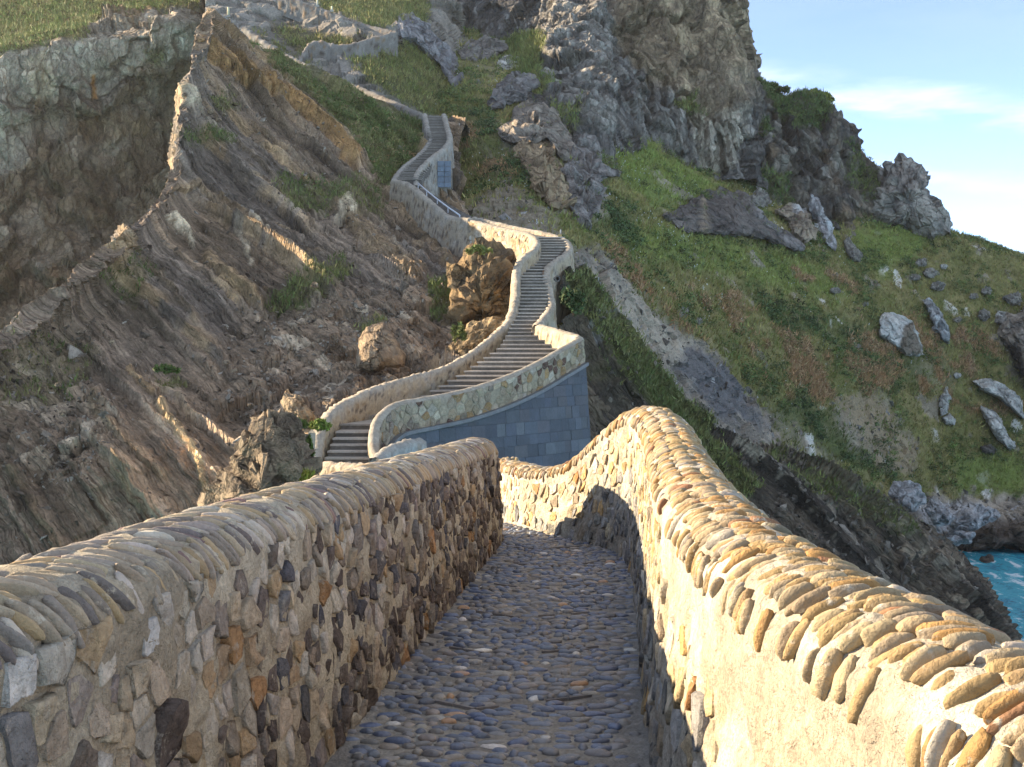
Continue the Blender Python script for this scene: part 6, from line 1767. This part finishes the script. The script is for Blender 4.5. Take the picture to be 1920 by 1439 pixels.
# stones in the scree of the spur, too small to pick apart
def rubble_mass(surf, weight, n, seed, size, c0, c1, name, label):
    pos, nrm, _, rg = scatter(surf, weight, n, seed)
    v = np.array([(1, 0, 0), (-1, 0, 0), (0, 1, 0), (0, -1, 0), (0, 0, 1), (0, 0, -1)], float)
    f = np.array([(0, 2, 4), (2, 1, 4), (1, 3, 4), (3, 0, 4), (2, 0, 5), (1, 2, 5), (3, 1, 5), (0, 3, 5)])
    s = size * np.exp(rg.normal(0, 0.5, n))
    A = rg.normal(0, 1, (n, 3, 3)); A /= np.linalg.norm(A, axis=2, keepdims=True)
    co = pos[:, None] + np.einsum('vk,nkj->nvj', v * np.array([1, 0.75, 0.55]), A) * s[:, None, None]
    fc = (np.arange(n)[:, None, None] * 6 + f[None]).reshape(-1, 3)
    c = mix(np.array(c0), np.array(c1), rg.random(n) ** 2)
    o = piece(name, co.reshape(-1, 3), fc, M_BOULDER, np.repeat(c, 6, 0), False)
    return tag(o, label, None, None, 'stuff')
rubble_mass('spur', 0.15 + mask_of(SURF['spur'][3], SURF['spur'][4], [([(440,560),(860,500),(860,640),(600,790),(540,760),(470,800),(400,730)], 1), ([(0,640),(150,600),(210,760),(120,900),(0,880)], 1)], 20, 20), 12000, 951, 0.10, (0.17, 0.13, 0.095), (0.42, 0.37, 0.30), 'scree', 'loose stones strewn over the brown slope')
rubble_mass('hill', 1 - H['green'], 2500, 953, 0.16, (0.16, 0.14, 0.12), (0.42, 0.40, 0.38), 'scree', 'loose stones on the bare strips of the hillside')
rubble_mass('ledge', 0.25 + (SURF['ledge'][3] > 1450), 3500, 955, 0.15, (0.09, 0.075, 0.06), (0.30, 0.25, 0.20), 'scree', 'cobbles wedged between the dark beds above the sea')

# shrubs one can point at: foliage and stems
def shrub(px, py, d, wpx, hpx, col, label, seed, leaf=0.05, n=900, spiky=False):
    rg = np.random.default_rng(seed)
    w, h = wpx / FPX * d / 2, hpx / FPX * d
    base = P(px, py, d)
    root = empty('shrub', base)
    tag(root, label, 'shrub', None)
    nl = 9
    lob = rg.normal(0, 1, (nl, 3)) * np.array([w * 0.5, w * 0.4, 0]) + np.stack([0 * rg.random(nl), 0 * rg.random(nl), h * rg.uniform(0.25, 0.75, nl)], 1)
    which = rg.integers(0, nl, n)
    dvec = rg.normal(0, 1, (n, 3)); dvec /= np.linalg.norm(dvec, axis=1, keepdims=True)
    lr = np.stack([np.full(n, w * 0.42), np.full(n, w * 0.42), np.full(n, h * 0.32)], 1)
    c0 = base + lob[which] + dvec * lr * (rg.random((n, 1)) ** 0.45)
    a = dvec * 0.5 + rg.normal(0, 1, (n, 3)) * (0.35 if spiky else 0.8) + np.array([0, 0, 0.9 if spiky else 0.2]); a /= np.linalg.norm(a, axis=1, keepdims=True)
    b = np.cross(a, rg.normal(0, 1, (n, 3))); b /= np.linalg.norm(b, axis=1, keepdims=True)
    l = leaf * rg.uniform(0.7, 1.4, (n, 1))
    wd = 0.22 if spiky else 0.5
    co = np.stack([c0 - a * l * 0.6, c0 + b * l * wd, c0 + a * l * 1.1, c0 - b * l * wd], 1).reshape(-1, 3)
    cl = np.repeat(np.clip(speckle(np.tile(col, (n, 1)), rg, 0.22), 0.005, 0.6), 4, 0)
    piece('foliage', co, np.arange(n * 4).reshape(-1, 4), M_LEAF, cl, False, root)['kind'] = 'stuff'
    segs, fs, b_ = [], [[], []], 0
    for k in range(7):
        tip = base + lob[k % nl] * 0.9
        mid = base * 0.5 + tip * 0.5 + rg.normal(0, 0.08, 3) * w
        c_, f_ = tube([base - np.array([0, 0, 0.1 * h]), mid, tip], max(0.008, 0.02 * w), 5)
        segs.append(c_); fs[0].append(f_[0] + b_); fs[1].append(f_[1] + b_); b_ += len(c_)
    co = np.concatenate(segs)
    piece('stem', co, [np.concatenate(fs[0]), np.concatenate(fs[1])], M_LEAF, np.tile([0.09, 0.065, 0.045], (len(co), 1)), True, root)
shrub(562, 912, 29.5, 60, 36, (0.24, 0.25, 0.04), 'bright yellow green bush just over the near left wall', 961, 0.10, 1400, True)
shrub(600, 806, 36.6, 34, 20, (0.15, 0.19, 0.035), 'bright green succulent clump beside the wooden post', 963, 0.09, 700)
shrub(545, 806, 32.5, 44, 26, (0.11, 0.145, 0.035), 'green succulent clump on top of the jagged outcrop', 965, 0.09, 800)
shrub(572, 862, 31.5, 30, 46, (0.09, 0.125, 0.03), 'trailing green clump down the side of the jagged outcrop', 967, 0.09, 700)
shrub(1530, 192, 159, 60, 24, (0.17, 0.19, 0.035), 'sunlit bush crowning the knoll', 969, 0.30, 1100)
shrub(1450, 178, 158, 40, 22, (0.06, 0.09, 0.025), 'dark green bush on the shoulder of the knoll beside the crag', 971, 0.30, 800)
shrub(316, 700, 49.5, 36, 18, (0.06, 0.09, 0.024), 'green tussock on the tip of a tan rib low on the spur', 973, 0.10, 500)
shrub(895, 478, 59.5, 40, 18, (0.13, 0.15, 0.04), 'yellow green plants at the foot of the sunlit upper parapet', 975, 0.10, 600)
shrub(858, 640, 52.5, 22, 34, (0.11, 0.125, 0.035), 'grass tuft on the sunlit bank left of the stairs', 977, 0.10, 500)
shrub(1075, 590, 53.5, 50, 50, (0.05, 0.075, 0.025), 'dark leafy bush under the outer side of the curving parapet', 979, 0.12, 900)
# ------------------------------------------------------------------ the air: a closed box of thin haze round everything
zt = max(float((np.array(o.bound_box)[:, 2] + o.location.z).max()) for o in S.objects if o.type == 'MESH' and o.parent is None) + 1.5
lo, hi = np.array([-5200, -700, -1.6]), np.array([5200, 6200, zt])
A = np.array([[x, y, z] for z in (lo[2], hi[2]) for y in (lo[1], hi[1]) for x in (lo[0], hi[0])])
fc = np.array([(0, 2, 3, 1), (4, 5, 7, 6), (0, 1, 5, 4), (2, 6, 7, 3), (0, 4, 6, 2), (1, 3, 7, 5)])
M_HAZE = bpy.data.materials.new('haze')
M_HAZE.use_nodes = True
nt = M_HAZE.node_tree
nt.nodes.clear()
ov = nt.nodes.new('ShaderNodeOutputMaterial')
pv = nt.nodes.new('ShaderNodeVolumePrincipled')
pv.inputs['Color'].default_value = (0.92, 0.93, 0.95, 1)
pv.inputs['Density'].default_value = 0.0001
pv.inputs['Anisotropy'].default_value = 0.2
nt.links.new(pv.outputs[0], ov.inputs['Volume'])
hz = piece('haze', A, fc, M_HAZE, None, False)
tag(hz, 'thin sunlit sea haze', None, None, 'stuff')
S.cycles.volume_bounces = 0
print('haze top', zt)
